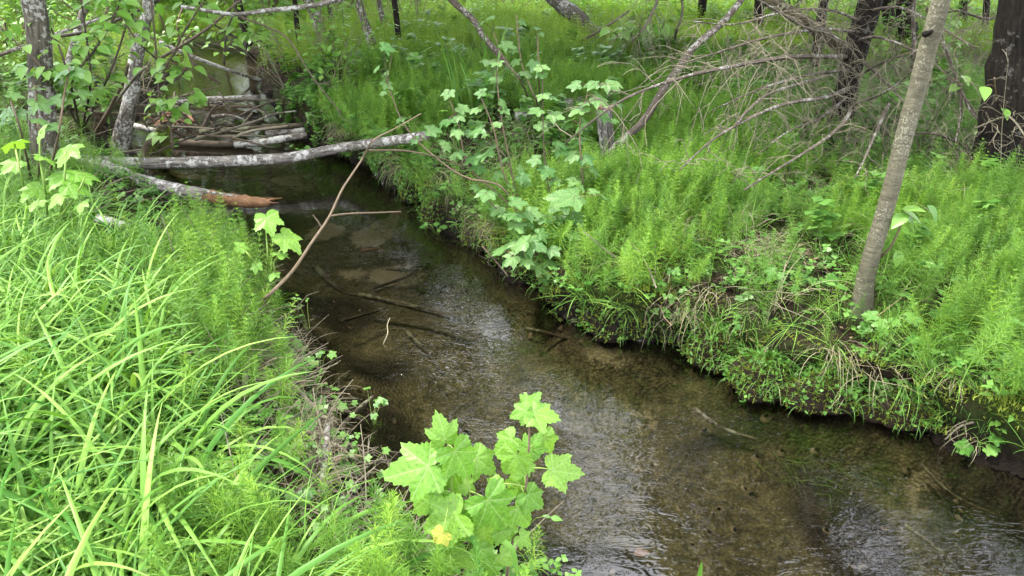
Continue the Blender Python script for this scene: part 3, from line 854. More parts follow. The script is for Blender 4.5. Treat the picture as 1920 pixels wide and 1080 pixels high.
# snag and logs on the right bank
b = G(1139, 305)
snag = Thing('birch_snag', 'short broken birch snag with white peeling bark', 'stump', b)
mb = MB(); tube(mb, [b + Vector((0, 0, -.05)), at(1138, 270, b.y), at(1135, 235, b.y), at(1133, 205, b.y)], wpx(27, b), wpx(29, b), 14, 16, .12, 5)
snag.part('trunk', mb, M['birch'])
mb = MB()
for k in range(9):
    a = k / 9 * 6.28
    c = at(1133, 206, b.y) + Vector((math.cos(a), math.sin(a), 0)) * wpx(24, b)
    tube(mb, [c, c + Vector((math.cos(a) * .01, math.sin(a) * .01, random.Random(k).uniform(.02, .07)))], .012, .002, 4, 2, .2, k)
snag.part('torn_top', mb, M['redwood'])
branch_thing('fallen_log', 'pale lichen-covered log lying in the horsetails, its left end cut', [G(966, 218, .05), G(1000, 210, .06), G(1050, 200, .06), G(1105, 190, .06)], 24, 24, M['alder_pale'], 0, cat='log', sides=14)
branch_thing('fallen_log', 'reddish rotten log lying just behind the pale lichen log', [G(985, 184, .05), G(1040, 183, .06), G(1095, 180, .06)], 9, 10, M['redwood'], 0, cat='log', sides=10, rough=.2)
branch_thing('fallen_log', 'thin dead log lying among the leaves beside the three slim trunks', [G(728, 158, .04), G(760, 138, .05), G(790, 118, .05)], 8, 8, M['alder_pale'], 3, .1, .3, cat='log')
branch_thing('fallen_log', 'grey log lying at the edge of the bright meadow', [G(905, 14, .1), G(950, 22, .12), G(985, 26, .1), G(1010, 20, .1)], 9, 8, M['deadpole'], 4, .2, .5, cat='log')
branch_thing('fallen_log', 'horizontal log at the foot of the far trunks on the right', [G(1330, 84, .1), G(1390, 80, .12), G(1440, 85, .1)], 12, 10, M['redwood'], 6, .2, .5, cat='log')

# the log across the stream and the torn one
p = [onz(150, 301, .22), onz(250, 306, .2), onz(345, 305, .19), onz(450, 301, .19), onz(545, 295, .2), onz(640, 277, .23), onz(720, 266, .36), onz(800, 255, .46)]
branch_thing('fallen_log', 'long pale birch-like log lying right across the stream', p, 23, 18, M['birch'], 4, .05, .15, cat='log', sides=16, n=44, rough=.10)
p = [onz(175, 305, .27), onz(240, 331, .24), onz(300, 349, .22), onz(350, 360, .22), onz(395, 369, .22)]
T_, P_ = branch_thing('broken_log', 'lichen-covered broken log with torn orange wood end above the water', p, 27, 25, M['birch'], 0, cat='log', sides=16, n=26, rough=.13)
mb = MB()
q = [onz(390, 368, .22), onz(430, 374, .22), onz(465, 378, .225), onz(506, 380, .235)]
tube(mb, q, .048, .016, 12, 16, .35, 9, rs=lambda f: .044 * (1 - .2 * f) if f < .8 else .044 * (.84 - (f - .8) * 2.2))
T_.part('torn_end', mb, M['wood'])
for k in range(7):
    mb = MB(); f = .45 + .07 * k
    c = q[1].lerp(q[3], f)
    tube(mb, [c + Vector((0, 0, -.01 + .008 * (k % 4))), c + Vector((.05, -.01, .0 + .01 * (k % 3))), c + Vector((.09 + .02 * (k % 3), -.01 + .01 * (k % 3), .012 * (k % 3)))], .010, .002, 4, 4, .3, k)
    T_.part('splinter', mb, M['wood'])
for k in range(4):
    c = q[0].lerp(q[3], .05 + .13 * k)
    mb = MB(); tube(mb, [c + Vector((-.03, -.02, .037)), c + Vector((.03, -.022, .035 - .004 * k))], .018 - .003 * k, .006, 6, 5, .5, k)
    T_.part('bark_patch', mb, M['alder_pale'])

# mossy turf hummocks bulging over the water from the right bank
def hummock(label, px, py, rx, ry, rz, seed, zc=.04):
    c = onz(px, py, zc)
    r_ = random.Random(seed)
    T = Thing('turf_hummock', label, 'hummock', (c.x, c.y, 0), 'mossy hummocks of the right bank')
    mb = MB(); vs_, fs = [], []
    NU, NV = 22, 11
    for i in range(NV + 1):
        th_ = math.pi * (i / NV) * .72
        for j in range(NU):
            ph = 6.283 * j / NU
            d = Vector((math.sin(th_) * math.cos(ph), math.sin(th_) * math.sin(ph), math.cos(th_)))
            k = 1 + .28 * mnoise.noise(d * 1.7 + Vector((seed, 0, 0))) + .16 * mnoise.noise(d * 5 + Vector((0, seed, 0)))
            vs_.append(c + Vector((d.x * rx, d.y * ry, d.z * rz)) * k)
    for i in range(NV):
        for j in range(NU):
            fs.append((i * NU + j, i * NU + (j + 1) % NU, (i + 1) * NU + (j + 1) % NU, (i + 1) * NU + j))
    mb.add(vs_, fs)
    T.part('soil', mb, M['peat'])
    ms, gr = MB(), MB()
    for k in range(3200):
        i = r_.randrange(int(NU * NV * .80))
        p = vs_[i].lerp(vs_[min(i + r_.choice((1, NU)), len(vs_) - 1)], r_.random())
        n_ = (p - c); n_ = Vector((n_.x / rx, n_.y / ry, n_.z / rz)).normalized()
        if n_.z < -.35 + .4 * mnoise.noise(p * 9): continue
        d = (n_ + hrand(r_, -60, 60) * .8).normalized() * r_.uniform(.008, .022)
        s_ = hrand(r_, 0, 90) * .0022
        ms.add([p - s_, p + s_, p + d], [(0, 1, 2)], None, r_.random())
        if k % 14 == 0:
            for q in range(3):
                t_ = (n_ * .5 + hrand(r_, -10, 70)).normalized() * r_.uniform(.012, .024); sv = hrand(r_, -30, 30) * t_.length * .4
                o_ = p + n_ * r_.uniform(.005, .03)
                gr.add([o_, o_ + t_ * .5 + sv, o_ + t_, o_ + t_ * .5 - sv], [(0, 1, 2), (0, 2, 3)], None, r_.random())
        if k % 22 == 0:
            dd = Vector((n_.x, n_.y, 0)); dd = dd.normalized() if dd.length > .01 else Vector((0, -1, 0))
            blade(gr, p, (dd + hrand(r_, 0, 5) * .7).normalized(), r_.uniform(.06, .18), .0022, r_.uniform(1.0, 2.8), 6, .2, r_.random())
    tag(T.part('moss', ms, M['moss']), kind='stuff')
    tag(T.part('herbs', gr, M['herb']), kind='stuff')
for k, (px, py, rx, ry, rz, lb) in enumerate([
        (1165, 600, .19, .15, .12, 'bright mossy hummock jutting into the stream at the bank corner'), (1255, 600, .15, .14, .19, 'dark-sided turf hummock right of the bright mossy one'),
        (1340, 655, .12, .12, .14, 'turf hummock at the inner corner left of the straw'), (1430, 715, .14, .10, .13, 'turf clump under the left end of the straw'),
        (1540, 742, .16, .09, .12, 'turf clump hanging below the straw mat'), (1690, 765, .15, .10, .12, 'leafy turf clump below the sapling at the water'), (1830, 790, .16, .12, .14, 'turf clump at the lower right water edge'),
        (1060, 545, .11, .12, .16, 'dark turf overhang between the currant and the mossy corner'), (985, 500, .10, .12, .17, 'turf clump right under the currant leaves'),
        (905, 440, .13, .13, .18, 'shaggy turf clump upstream of the currant foot'), (830, 405, .14, .13, .17, 'rounded mossy clump at the upstream bank corner'), (780, 360, .12, .14, .16, 'turf clump just downstream of the crossing log')]):
    hummock(lb, px, py, rx, ry, rz, 500 + k)

# bent twig rising over the stream from the left bank
branch_thing('bent_twig', 'thin reddish bent branch rising from left bank over the stream', [G(478, 576, .03), (500, 557, 2.62), (547, 510, 2.75), (583, 457, 2.9), (617, 407, 3.05), (640, 358, 3.15), (660, 327, 3.2), (680, 297, 3.25), (700, 263, 3.3), (737, 243, 3.35), (790, 213, 3.4)], 8, 2, M['twig_red'], 0, n=44, sides=7, rough=.05,
             extra=[([(692, 282, 3.26), (763, 283, 3.4), (827, 297, 3.5), (873, 313, 3.6)], 4, 2.5), ([(619, 405, 3.05), (650, 401, 3.1), (700, 399, 3.15), (752, 397, 3.2)], 4, 2.5), ([(604, 428, 3.0), (596, 415, 3.0), (587, 403, 3.0)], 4, 2.5), ([(680, 297, 3.25), (688, 280, 3.2), (698, 262, 3.1)], 3, 2)])

# the stick dam and sticks upstream: each one a thing
def stick(label, pl, w0, w1, mt, name='driftwood_stick', tw=0, zo=.04, group='driftwood sticks of the dam', **k):
    p = [q if isinstance(q, Vector) else (onz(q[0], q[1], max(q[2], 0) if len(q) > 2 else zo)) for q in pl]
    if tw: return branch_thing(name, label, p, w0, w1, mt, tw, cat='branch', group=group, **k)
    mb = MB(); tube(mb, p, wpx(w0, p[0]), wpx(w1, p[-1]), 8, 14, .14, int(pl[0][0] + pl[0][1]))
    return solo(name, label, 'stick', mb, mt, group)
stick('pale barked log at the right end of the stick dam', [(440, 272, .06), (500, 265, .08), (575, 253, .10)], 12, 13, M['alder_pale'])
stick('dark log lying along the top of the stick dam', [(375, 247, .12), (450, 243, .14), (570, 234, .16)], 12, 9, M['wet_log'])
stick('black wet log at the waterline under the stick dam', [(320, 266, .03), (400, 270, .03), (470, 268, .04)], 14, 12, M['twig_dark'])
stick('slanting dead stick across the stick dam', [(366, 262, .1), (430, 243, .18), (495, 222, .24)], 6, 4, M['twig'])
stick('second slanting stick across the dam, nearer its right end', [(430, 262, .1), (470, 246, .16), (540, 236, .18)], 6, 4, M['twig'])
stick('short stub pointing up from the stick dam', [(452, 238, .1), (462, 225, .2), (472, 212, .28)], 5, 3, M['twig'])
stick('short grey log behind the stick dam', [(500, 250, .08), (540, 247, .1), (572, 244, .12)], 12, 10, M['deadpole'])
stick('dark root-like stick curving down from the dam', [(395, 228, .25), (403, 240, .2), (405, 256, .1), (402, 268, .0)], 4, 3, M['twig_dark'])
stick('pale birch log across the upstream riffle', [(330, 190, .06), (400, 187, .09), (484, 184, .12)], 12, 12, M['birch'])
stick('thin dark stick under the pale upstream log', [(385, 198, .03), (430, 200, .04), (475, 200, .05)], 6, 5, M['twig_dark'])
stick('dark stick pointing down from the pale upstream log to the bank', [(455, 187, .12), (480, 203, .1), (505, 217, .12)], 6, 4, M['wet_log'])
stick('grey stick lying between the leaning alder and the mossy stump', [(232, 232, .12), (262, 238, .12), (295, 246, .12)], 12, 9, M['alder_pale'])
stick('thin stick lying on the water at the foot of the mossy stump', [(165, 287, .1), (220, 286, .1), (280, 279, .08)], 4, 3, M['twig'])
stick('long leaning stick in front of the pale alder trunk', [(185, 240, .12), (215, 195, .45), (245, 155, .75), (274, 125, 1.0)], 7, 5, M['twig'], group='sticks of the pile by the alder')
stick('leaning stick left of the pale alder, steeper than its neighbour', [(178, 252, .12), (205, 205, .45), (232, 150, .8), (240, 120, 1.0)], 8, 5, M['twig_red'], group='sticks of the pile by the alder')
stick('short pale stick poking out of the pile by the alder', [(168, 190, .4), (190, 172, .5), (205, 160, .55)], 5, 3, M['twig'], group='sticks of the pile by the alder')
stick('flat grey stick crossing behind the pale alder trunk', [(190, 150, .6), (222, 160, .5), (290, 173, .35)], 5, 4, M['twig'], group='sticks of the pile by the alder')
stick('dark stick crossing low behind the pale alder trunk', [(160, 205, .3), (200, 213, .25), (290, 215, .1)], 6, 5, M['wet_log'], group='sticks of the pile by the alder')
branch_thing('dead_branch', 'pale bare branch slanting down over the upstream water', [(300, 78, 8.6), (353, 103, 8.6), (417, 127, 8.8), (460, 142, 9.0), (494, 151, 9.2)], 8, 5, M['alder_pale'], 6, .1, .3)
branch_thing('dead_branch', 'dark twiggy branch dipping into the upstream riffle', [(345, 95, 8.2), (375, 130, 8.2), (413, 158, 8.3)], 7, 5, M['twig_dark'], 12, .15, .4, tmat=M['twig_dark'])
branch_thing('dead_branch', 'pale slender branch hanging across the top above the stream', [(340, 12, 6.0), (400, 22, 6.0), (443, 27, 6.0), (500, 20, 6.0), (567, 13, 6.0), (633, 0, 6.0), (760, -40, 6.0)], 7, 11, M['alder_pale'], 5, .1, .3)
branch_thing('dead_branch', 'long thin dark twig arching down over the upstream bank', [(447, 30, 6.0), (500, 50, 5.9), (540, 73, 5.8), (583, 140, 5.6), (640, 213, 5.4)], 4, 2, M['twig_dark'], 4, .1, .3)
branch_thing('dead_branch', 'bare grey branch crossing behind the leafy shrub at upper left', [(-20, 110, 5.5), (50, 85, 5.5), (130, 55, 5.6), (215, 30, 5.8), (260, 45, 6)], 7, 5, M['deadpole'], 14, .15, .5)
branch_thing('dead_branch', 'forked bare branch between the left alder and the leaning alder', [(85, 70, 6.2), (150, 62, 6.2), (215, 40, 6.2), (300, 0, 6.2)], 7, 5, M['twig_dark'], 16, .15, .5)
branch_thing('dead_branch', 'twiggy bare branch leaning over the stream behind the thin stem', [(300, 110, 6.4), (350, 80, 6.4), (400, 45, 6.4), (450, 0, 6.4)], 6, 4, M['twig_dark'], 16, .15, .45)
# the thin sticks of the jam that nothing tells apart
rnd = random.Random(77)
ORD = ['first', 'second', 'third', 'fourth', 'fifth', 'sixth', 'seventh', 'eighth', 'ninth', 'tenth', 'eleventh', 'twelfth', 'thirteenth']
jam = [(sorted(rnd.uniform(300, 560) for _ in range(13)), 222, 268, 'nearer'), (sorted(rnd.uniform(310, 520) for _ in range(13)), 168, 214, 'farther')]
for xs_, y0_, y1_, row in jam:
    for k, px in enumerate(xs_):
        c = onz(px, rnd.uniform(y0_, y1_), rnd.uniform(.03, .2)); a = rnd.gauss(0, .8); L = rnd.uniform(.25, .9)
        d = Vector((math.cos(a), math.sin(a) * .8, rnd.uniform(-.12, .3))) * L * .5
        mb = MB(); tube(mb, [c - d, c + Vector((0, 0, rnd.uniform(-.02, .06))), c + d], rnd.uniform(.008, .020), .005, 6, 9, .2, k)
        mt_, cn_ = (('twig', 'grey'), ('twig_dark', 'black wet'), ('deadpole', 'mottled'), ('wet_log', 'dark brown'))[(k * 3 + (row == 'farther')) % 4]
        solo('driftwood_stick', '%s %s stick of the log jam, %s from the left in its %s half' % ('short' if L < .45 else 'long' if L > .7 else 'thin', cn_, ORD[k], row), 'stick', mb, M[mt_], 'loose thin sticks of the log jam')
# root tangle of the dam
b = onz(335, 255, .05)
T_ = Thing('root_tangle', 'dark tangled root mass at the left end of the stick dam', 'roots', b)
rnd = random.Random(8)
for k in range(26):
    mb = MB()
    p0 = b + Vector((rnd.uniform(-.25, .3), rnd.uniform(-.12, .2), rnd.uniform(-.02, .12)))
    d = Vector((rnd.uniform(-1, 1), rnd.uniform(-.4, .4), rnd.uniform(-.1, .5))).normalized()
    L = rnd.uniform(.15, .45)
    tube(mb, [p0, p0 + d * L * .5 + Vector((0, 0, .06)), p0 + d * L + Vector((0, 0, -.02))], rnd.uniform(.008, .022), .004, 5, 7, .2, k)
    T_.part('root', mb, M['twig_dark' if k % 3 else 'redwood'])
# mossy stump with a thin sapling growing out of it
b = onz(292, 297, 0.0)
T_ = Thing('mossy_stump', 'small conical stump covered in yellow-green moss', 'stump', b)
mb = MB(); tube(mb, [b + Vector((0, 0, -.1)), b + Vector((.0, 0, .1)), at(300, 262, b.y), at(306, 236, b.y)], wpx(46, b), wpx(17, b), 14, 12, .25, 3)
T_.part('stump_wood', mb, M['wet_log'])
mb = MB(); rnd = random.Random(3)
top = at(306, 240, b.y)
for k in range(2600):
    f = rnd.random() ** 1.2
    a = rnd.uniform(0, 6.28)
    c = b.lerp(top, f)
    r_ = wpx(46, b) * (1 - f) + wpx(17, b) * f
    c = c + Vector((math.cos(a), math.sin(a), 0)) * r_ * 1.0
    d = (Vector((math.cos(a), math.sin(a), .6)) + hrand(rnd, -60, 60) * .7).normalized() * rnd.uniform(.012, .024)
    s = hrand(rnd, 0, 90) * .003
    mb.add([c - s, c + s, c + d], [(0, 1, 2)], None, rnd.random())
tag(T_.part('moss', mb, M['moss']), kind='stuff')

# sunken logs and twigs in the water
def sunken(label, pl, w0, w1, z, mt='wet_log', name='sunken_log'):
    p = [onz(x, y, z + (.02 if i == 0 else 0)) for i, (x, y) in enumerate(pl)]
    mb = MB(); tube(mb, p, wpx(w0, p[0]), wpx(w1, p[-1]), 8, 14, .18, int(pl[0][0]))
    solo(name, label, 'log' if 'log' in name else 'stick', mb, M[mt], 'sunken wood in the stream')
sunken('long sunken log pointing at the white riffle', [(672, 552), (760, 572), (862, 598)], 11, 12, -.06)
sunken('sunken stick below the long sunken log', [(640, 602), (700, 585), (720, 578)], 6, 4, -.08)
sunken('thin sunken log under the right bank ledge', [(985, 616), (1040, 628), (1088, 638)], 9, 6, -.05)
sunken('dark sunken log near the right bank corner', [(1050, 572), (1085, 580), (1110, 586)], 12, 9, -.02, 'redwood')
sunken('dark sunken branch lying lengthwise in midstream', [(760, 620), (800, 660), (830, 700)], 9, 5, -.185, 'wet_log')
sunken('broad dark sunken log close under the front twig', [(590, 500), (640, 545), (700, 560)], 14, 9, -.185)
sunken('short reddish piece of bark on the sandy bed', [(678, 471), (698, 468), (712, 466)], 10, 5, -.07, 'redwood', 'sunken_stick')
sunken('dark sunken stick beside the pale sand patch', [(700, 540), (760, 520), (790, 498)], 6, 4, -.18, 'wet_log', 'sunken_stick')
sunken('long thin sunken stick in the lower right water', [(1725, 870), (1790, 930), (1880, 970)], 7, 4, -.04, 'wet_log', 'sunken_stick')
sunken('sunken stick in the dark corner at lower right', [(1690, 980), (1760, 1030), (1800, 1070)], 8, 6, -.1, 'wet_log', 'sunken_stick')
sunken('sunken pale stick below the right bank grass', [(1300, 765), (1350, 800), (1420, 825)], 9, 6, -.08, 'deadpole', 'sunken_stick')
mb = MB(); p = [onz(718, 646, .0), onz(727, 625, .05), onz(726, 610, .07), onz(731, 596, .10)]
tube(mb, p, .003, .002, 5, 8, .1, 2)
solo('white_twig', 'small bleached twig sticking out of the water in midstream', 'twig', mb, M['straw'])
for k, (px, py, lb) in enumerate([(1188, 960, 'brown dead leaf on the dark silt at the bottom edge'), (705, 470, 'rusty dead leaf on the sandy bed upstream')]):
    c = onz(px, py + 80 * (k == 0), -.12)
    o = link('dead_leaf', ovate_leaf_mesh('dead_leaf', M['redwood'], 60 + k, .6)); o.matrix_basis = orient(c, Vector((1, .3, .1)), Vector((0, 0, 1)), .06)
    tag(o, lb, 'leaf')

# driftwood of the left bank
def lbank(label, pl, w0, w1, mt, name='dead_branch', tw=0, up=.07):
    p = [G(q[0], q[1], q[2] if len(q) > 2 else up) for q in pl]
    return branch_thing(name, label, p, w0, w1, M[mt], tw, .06, .2, group='dead wood on the banks', n=18)
lbank('lichen-grey dead branch standing down the left bank below the bent twig', [(497, 578), (482, 640), (465, 676), (458, 722)], 9, 11, 'twig', tw=8)
lbank('short crooked dead branch beside the foot of the bent twig', [(503, 574), (480, 595), (458, 612)], 9, 9, 'deadpole', tw=4)
lbank('small forked dead stick in the left bank grass', [(440, 648), (420, 668), (402, 682)], 8, 7, 'deadpole', tw=4)
lbank('bare dead branch slanting down to the water on the left bank', [(545, 716), (573, 748), (600, 775), (622, 796)], 10, 9, 'twig', tw=8)
lbank('thick pale dead root lying under the straw on the left bank', [(613, 792), (611, 840), (607, 880), (603, 930)], 13, 17, 'deadpole', tw=8)
lbank('second pale root joining the thick one from the left', [(568, 882), (590, 865), (612, 848)], 10, 10, 'deadpole', tw=6)
lbank('twiggy dead stick reaching from left bank over dark water', [(612, 828, .06), (640, 840, .08), (660, 857, .08), (690, 870, .08), (717, 857, .1)], 8, 3, 'twig', tw=12)
lbank('second twiggy stick just below the reaching one', [(640, 845, .06), (660, 880, .06), (682, 925, .05)], 6, 3, 'twig', tw=8)
lbank('dark knobbly stick at the water edge of the left bank', [(640, 800, .04), (668, 770, .06), (700, 742, .08)], 10, 5, 'wet_log', tw=4)
lbank('long thin stick lying on the right bank straw', [(1640, 655, .05), (1700, 690, .05), (1762, 716, .03)], 5, 3, 'twig', tw=3)
lbank('curved bare root hanging at the right bank edge under the currant', [(1000, 515, .05), (1035, 490, .08), (1090, 478, .08)], 5, 3, 'twig', tw=5)
lbank('thin root hanging from the bank into water below the currant', [(905, 462, .1), (930, 490, .06), (955, 520, .02)], 4, 3, 'twig_red', tw=5)
lbank('curved pale root loop at the right bank edge in the lower right', [(1830, 790, .1), (1800, 800, .12), (1772, 824, .04)], 5, 3, 'twig', tw=3)
lbank('old grey log end half hidden in grass below the broken log', [(185, 410, .08), (215, 418, .09), (245, 424, .08)], 20, 14, 'alder_pale', 'fallen_log', 0)

# ------------------------------------------------------------------ leafy shrubs and plants
def shrub(name, label, cat, stems, leaves, meshes, smat, seed=0, w0=6, w1=3, droop=-.25, up=1.2, face=.5, group=None, pet=.04, pmat=None, fuller=False):
    """stems: pixel polylines (with depth); leaves: (px, py, span in px, Y) or a count scattered along the stems"""
    rnd = random.Random(seed)
    S = [[q if isinstance(q, Vector) else (at(*q) if len(q) == 3 else G(*q)) for q in s] for s in stems]
    T = Thing(name, label, cat, Vector((S[0][0].x, S[0][0].y, H(S[0][0].x, S[0][0].y))), group)
    paths = []
    for k, s in enumerate(S):
        mb = MB()
        paths.append(tube(mb, s, wpx(w0, s[0]), wpx(w1, s[-1]), 6, 20, .06, seed + k))
        T.part('stem', mb, smat)
    allp = [p for q in paths for p in q]
    lf = []
    if isinstance(leaves, tuple):
        cnt, lo, hi, f0 = leaves
        for k in range(cnt):
            q = paths[k % len(paths)]
            f = f0 + (1 - f0) * rnd.random() ** .8
            p = q[min(int(f * (len(q) - 1)), len(q) - 1)]
            a = rnd.uniform(0, 6.28)
            o = Vector((math.cos(a), math.sin(a), rnd.uniform(.0, .6))) * pet * rnd.uniform(.5, 1.4)
            lf.append((p + o, rnd.uniform(lo, hi), p))
    else:
        for e in leaves:
            p = at(e[0], e[1], e[3])
            near = min(allp, key=lambda q: (q - p).length)
            sz = e[2] * depth(p) / FPX / 1.45
            lf.append((p, sz, near))
            if fuller:
                q = p + Vector((rnd.uniform(-.07, .07), rnd.uniform(-.06, .08), rnd.uniform(-.10, .01)))
                lf.append((q, sz * rnd.uniform(.55, .95), min(allp, key=lambda a: (a - q).length)))
    for p, sz, near in lf:
        pm = MB()
        away = p - near
        away.z = 0
        if away.length < .01: away = hrand(rnd, 0, 5)
        away.normalize()
        tip = (away + hrand(rnd, -20, 20) * .6 + Vector((0, -.25, droop + rnd.uniform(-.15, .15)))).normalized()
        nrm = Vector((rnd.uniform(-.35, .35), -face + rnd.uniform(-.3, .3), up))
        base = p - tip * sz * .35
        me = meshes[rnd.randrange(len(meshes))]
        T.inst('leaf', me, orient(base, tip, nrm, sz))
        if (base - near).length < .5:
            tube(pm, [near, near.lerp(base, .5) + Vector((0, 0, .012)), base], .0018, .0012, 4, 4, 0, 1, cap=False)
            T.part('petiole', pm, pmat or smat)
    return T

# the big currant plant in front: leaf by leaf
b = at(840, 1180, 1.26); b.z = H(b.x, b.y)
T_ = Thing('currant_plant', 'bright green maple-leaved currant plant at the front, largest leaves in view', 'plant', b)
ZL = [(582, 312, 548, 178, 1.30), (492, 465, 222, 490, 1.27), (638, 378, 735, 518, 1.28), (985, 400, 905, 515, 1.30), (1062, 372, 1125, 275, 1.32), (1140, 300, 1190, 392, 1.36),
      (1050, 130, 1112, 52, 1.33), (1082, 165, 1234, 180, 1.31), (1040, 150, 938, 178, 1.31), (1040, 115, 1003, 60, 1.34), (1190, 485, 1367, 490, 1.29), (822, 652, 957, 798, 1.24),
      (1050, 620, 1138, 695, 1.29), (985, 700, 1084, 798, 1.27), (645, 742, 430, 812, 1.22), (550, 610, 372, 692, 1.29), (650, 700, 748, 742, 1.25), (800, 765, 805, 925, 1.24),
      (570, 842, 512, 900, 1.14), (1060, 462, 1098, 492, 1.30), (760, 415, 885, 495, 1.34), (960, 310, 848, 372, 1.37), (620, 475, 692, 615, 1.34), (1000, 560, 930, 640, 1.33), (700, 800, 640, 900, 1.26), (880, 560, 800, 600, 1.31), (1010, 860, 1080, 900, 1.27), (560, 690, 480, 760, 1.27), (900, 830, 960, 900, 1.25), (690, 560, 770, 590, 1.31), (1030, 520, 980, 470, 1.33), (640, 900, 560, 960, 1.24), (780, 930, 860, 1000, 1.23), (900, 960, 980, 1010, 1.25), (690, 960, 640, 1050, 1.22), (850, 1020, 800, 1080, 1.21), (600, 1000, 530, 1050, 1.23), (950, 800, 880, 850, 1.28)]
st1 = [at(640 + x / 3, 720 + y / 3, Yq) for x, y, Yq in [(600, 1300, 1.26), (600, 1080, 1.26), (600, 830, 1.27), (622, 690, 1.28), (620, 560, 1.29), (618, 440, 1.30), (600, 340, 1.30)]]
st2 = [at(640 + x / 3, 720 + y / 3, Yq) for x, y, Yq in [(900, 1300, 1.27), (960, 900, 1.28), (1020, 720, 1.29), (1040, 580, 1.30), (1052, 400, 1.31), (1058, 280, 1.32), (1050, 150, 1.32)]]
st3 = [at(640 + x / 3, 720 + y / 3, Yq) for x, y, Yq in [(620, 1300, 1.26), (720, 950, 1.27), (725, 780, 1.27), (720, 600, 1.28), (690, 480, 1.29)]]
mb = MB(); pa = tube(mb, st1, .0050, .0030, 8, 24, .05, 1); T_.part('stem', mb, M['stemgreen'])
mb = MB(); pb = tube(mb, st2, .0050, .0025, 8, 24, .05, 2); T_.part('stem', mb, M['stembrown'])
mb = MB(); pc = tube(mb, st3, .0040, .0025, 8, 24, .05, 3); T_.part('stem', mb, M['stemgreen'])
rnd = random.Random(2)
pm = MB()
for k, (bx, by, tx, ty, Yq) in enumerate(ZL):
    p, q = at(640 + bx / 3, 720 + by / 3, Yq), at(640 + tx / 3, 720 + ty / 3, Yq)
    L = (q - p).length
    q = q + Vector((0, -.15 if ty > by else .2, -.05)) * L
    nrm = Vector((rnd.uniform(-.25, .25), -.75 + rnd.uniform(-.15, .15), .9))
    me = CURY if k == 18 else CUR[k % 5]
    o = T_.inst('leaf', me, orient(p, q - p, nrm, (q - p).length * .98))
    if k == 18: o['label'] = 'yellowed leaf low on the plant'
    near = min(pa + pb + pc, key=lambda s: (s - p).length + max(0, s.z - p.z) * .8)
    pm = MB(); tube(pm, [near, near.lerp(p, .55) + Vector((0, 0, .004)), p], .0020, .0014, 5, 6, 0, 1, cap=False)
    T_.part('petiole', pm, M['stemgreen'])

YS = 3.55
shrub('currant_shrub', 'many-stemmed currant shrub with pale maple-like leaves on the right bank edge', 'shrub',
      [[G(1045, 500), (1010, 430, 3.6), (973, 380, 3.6), (953, 290, 3.7), (937, 200, 3.8), (930, 120, 3.9)],
       [G(1040, 495), (1000, 440, 3.55), (947, 333, 3.6), (927, 247, 3.6), (900, 177, 3.65)],
       [G(1050, 490), (1040, 420, 3.6), (1030, 353, 3.65), (1023, 317, 3.7), (1018, 233, 3.75), (1017, 127, 3.8)],
       [G(1030, 500), (985, 425, 3.5), (940, 350, 3.5), (873, 333, 3.5), (807, 287, 3.55), (757, 233, 3.6), (727, 157, 3.65)],
       [G(1042, 492), (990, 420, 3.6), (930, 360, 3.6), (877, 310, 3.65), (860, 233, 3.7), (840, 180, 3.7)],
       [G(1078, 470), (1090, 400, 3.6), (1092, 333, 3.65), (1087, 233, 3.7), (1105, 165, 3.75)],
       [G(1035, 500), (1010, 470, 3.25), (985, 465, 3.12), (960, 480, 3.08)], [G(1042, 498), (1040, 450, 3.3), (1060, 400, 3.28), (1075, 375, 3.27)], [G(1030, 500), (975, 430, 3.3), (930, 390, 3.28), (910, 367, 3.27)]],
      [(x, y, s * (1.12 if y > 355 else 1), Yq - (.24 if y > 355 else 0)) for x, y, s, Yq in [
          (935, 470, 40, 3.4), (1010, 505, 36, 3.35), (970, 425, 40, 3.45), (1035, 495, 34, 3.35), (1000, 400, 36, 3.5), (930, 395, 36, 3.5), (1080, 410, 40, 3.5), (1090, 440, 34, 3.45),
          (893, 245, 40, 3.6), (840, 230, 38, 3.65), (813, 245, 38, 3.6), (857, 250, 30, 3.6), (930, 235, 26, 3.7), (1107, 158, 38, 3.75), (1147, 160, 42, 3.75), (1127, 190, 44, 3.7), (1163, 195, 36, 3.75),
          (1083, 208, 46, 3.7), (1043, 218, 40, 3.7), (1087, 237, 36, 3.7), (1003, 210, 36, 3.7), (910, 288, 48, 3.6), (943, 302, 36, 3.65), (897, 317, 36, 3.6), (957, 348, 46, 3.6), (1023, 323, 42, 3.65),
          (983, 335, 36, 3.6), (1040, 340, 34, 3.65), (1053, 283, 36, 3.7), (1100, 300, 38, 3.65), (1117, 322, 38, 3.65), (1050, 272, 30, 3.7), (910, 367, 40, 3.5), (973, 380, 40, 3.5), (945, 403, 26, 3.5),
          (1067, 373, 62, 3.5), (1023, 410, 36, 3.5), (1050, 412, 40, 3.5), (1020, 440, 34, 3.4), (973, 457, 48, 3.35), (1003, 460, 48, 3.35), (1040, 473, 32, 3.35), (957, 487, 36, 3.3), (987, 493, 30, 3.3),
          (1053, 438, 36, 3.45), (1133, 367, 34, 3.6), (727, 90, 36, 3.65), (705, 130, 30, 3.65), (750, 225, 26, 3.6), (1000, 300, 34, 3.7), (860, 290, 30, 3.6), (930, 330, 30, 3.6), (930, 118, 34, 3.9), (1017, 127, 34, 3.8), (840, 178, 32, 3.7), (900, 175, 30, 3.65), (727, 160, 30, 3.65), (945, 195, 30, 3.8), (1020, 180, 34, 3.75), (870, 205, 34, 3.7), (775, 262, 26, 3.58), (1075, 160, 34, 3.75), (1075, 340, 36, 3.6)]],
      CURF, M['stembrown'], 5, 4.5, 2, fuller=True)
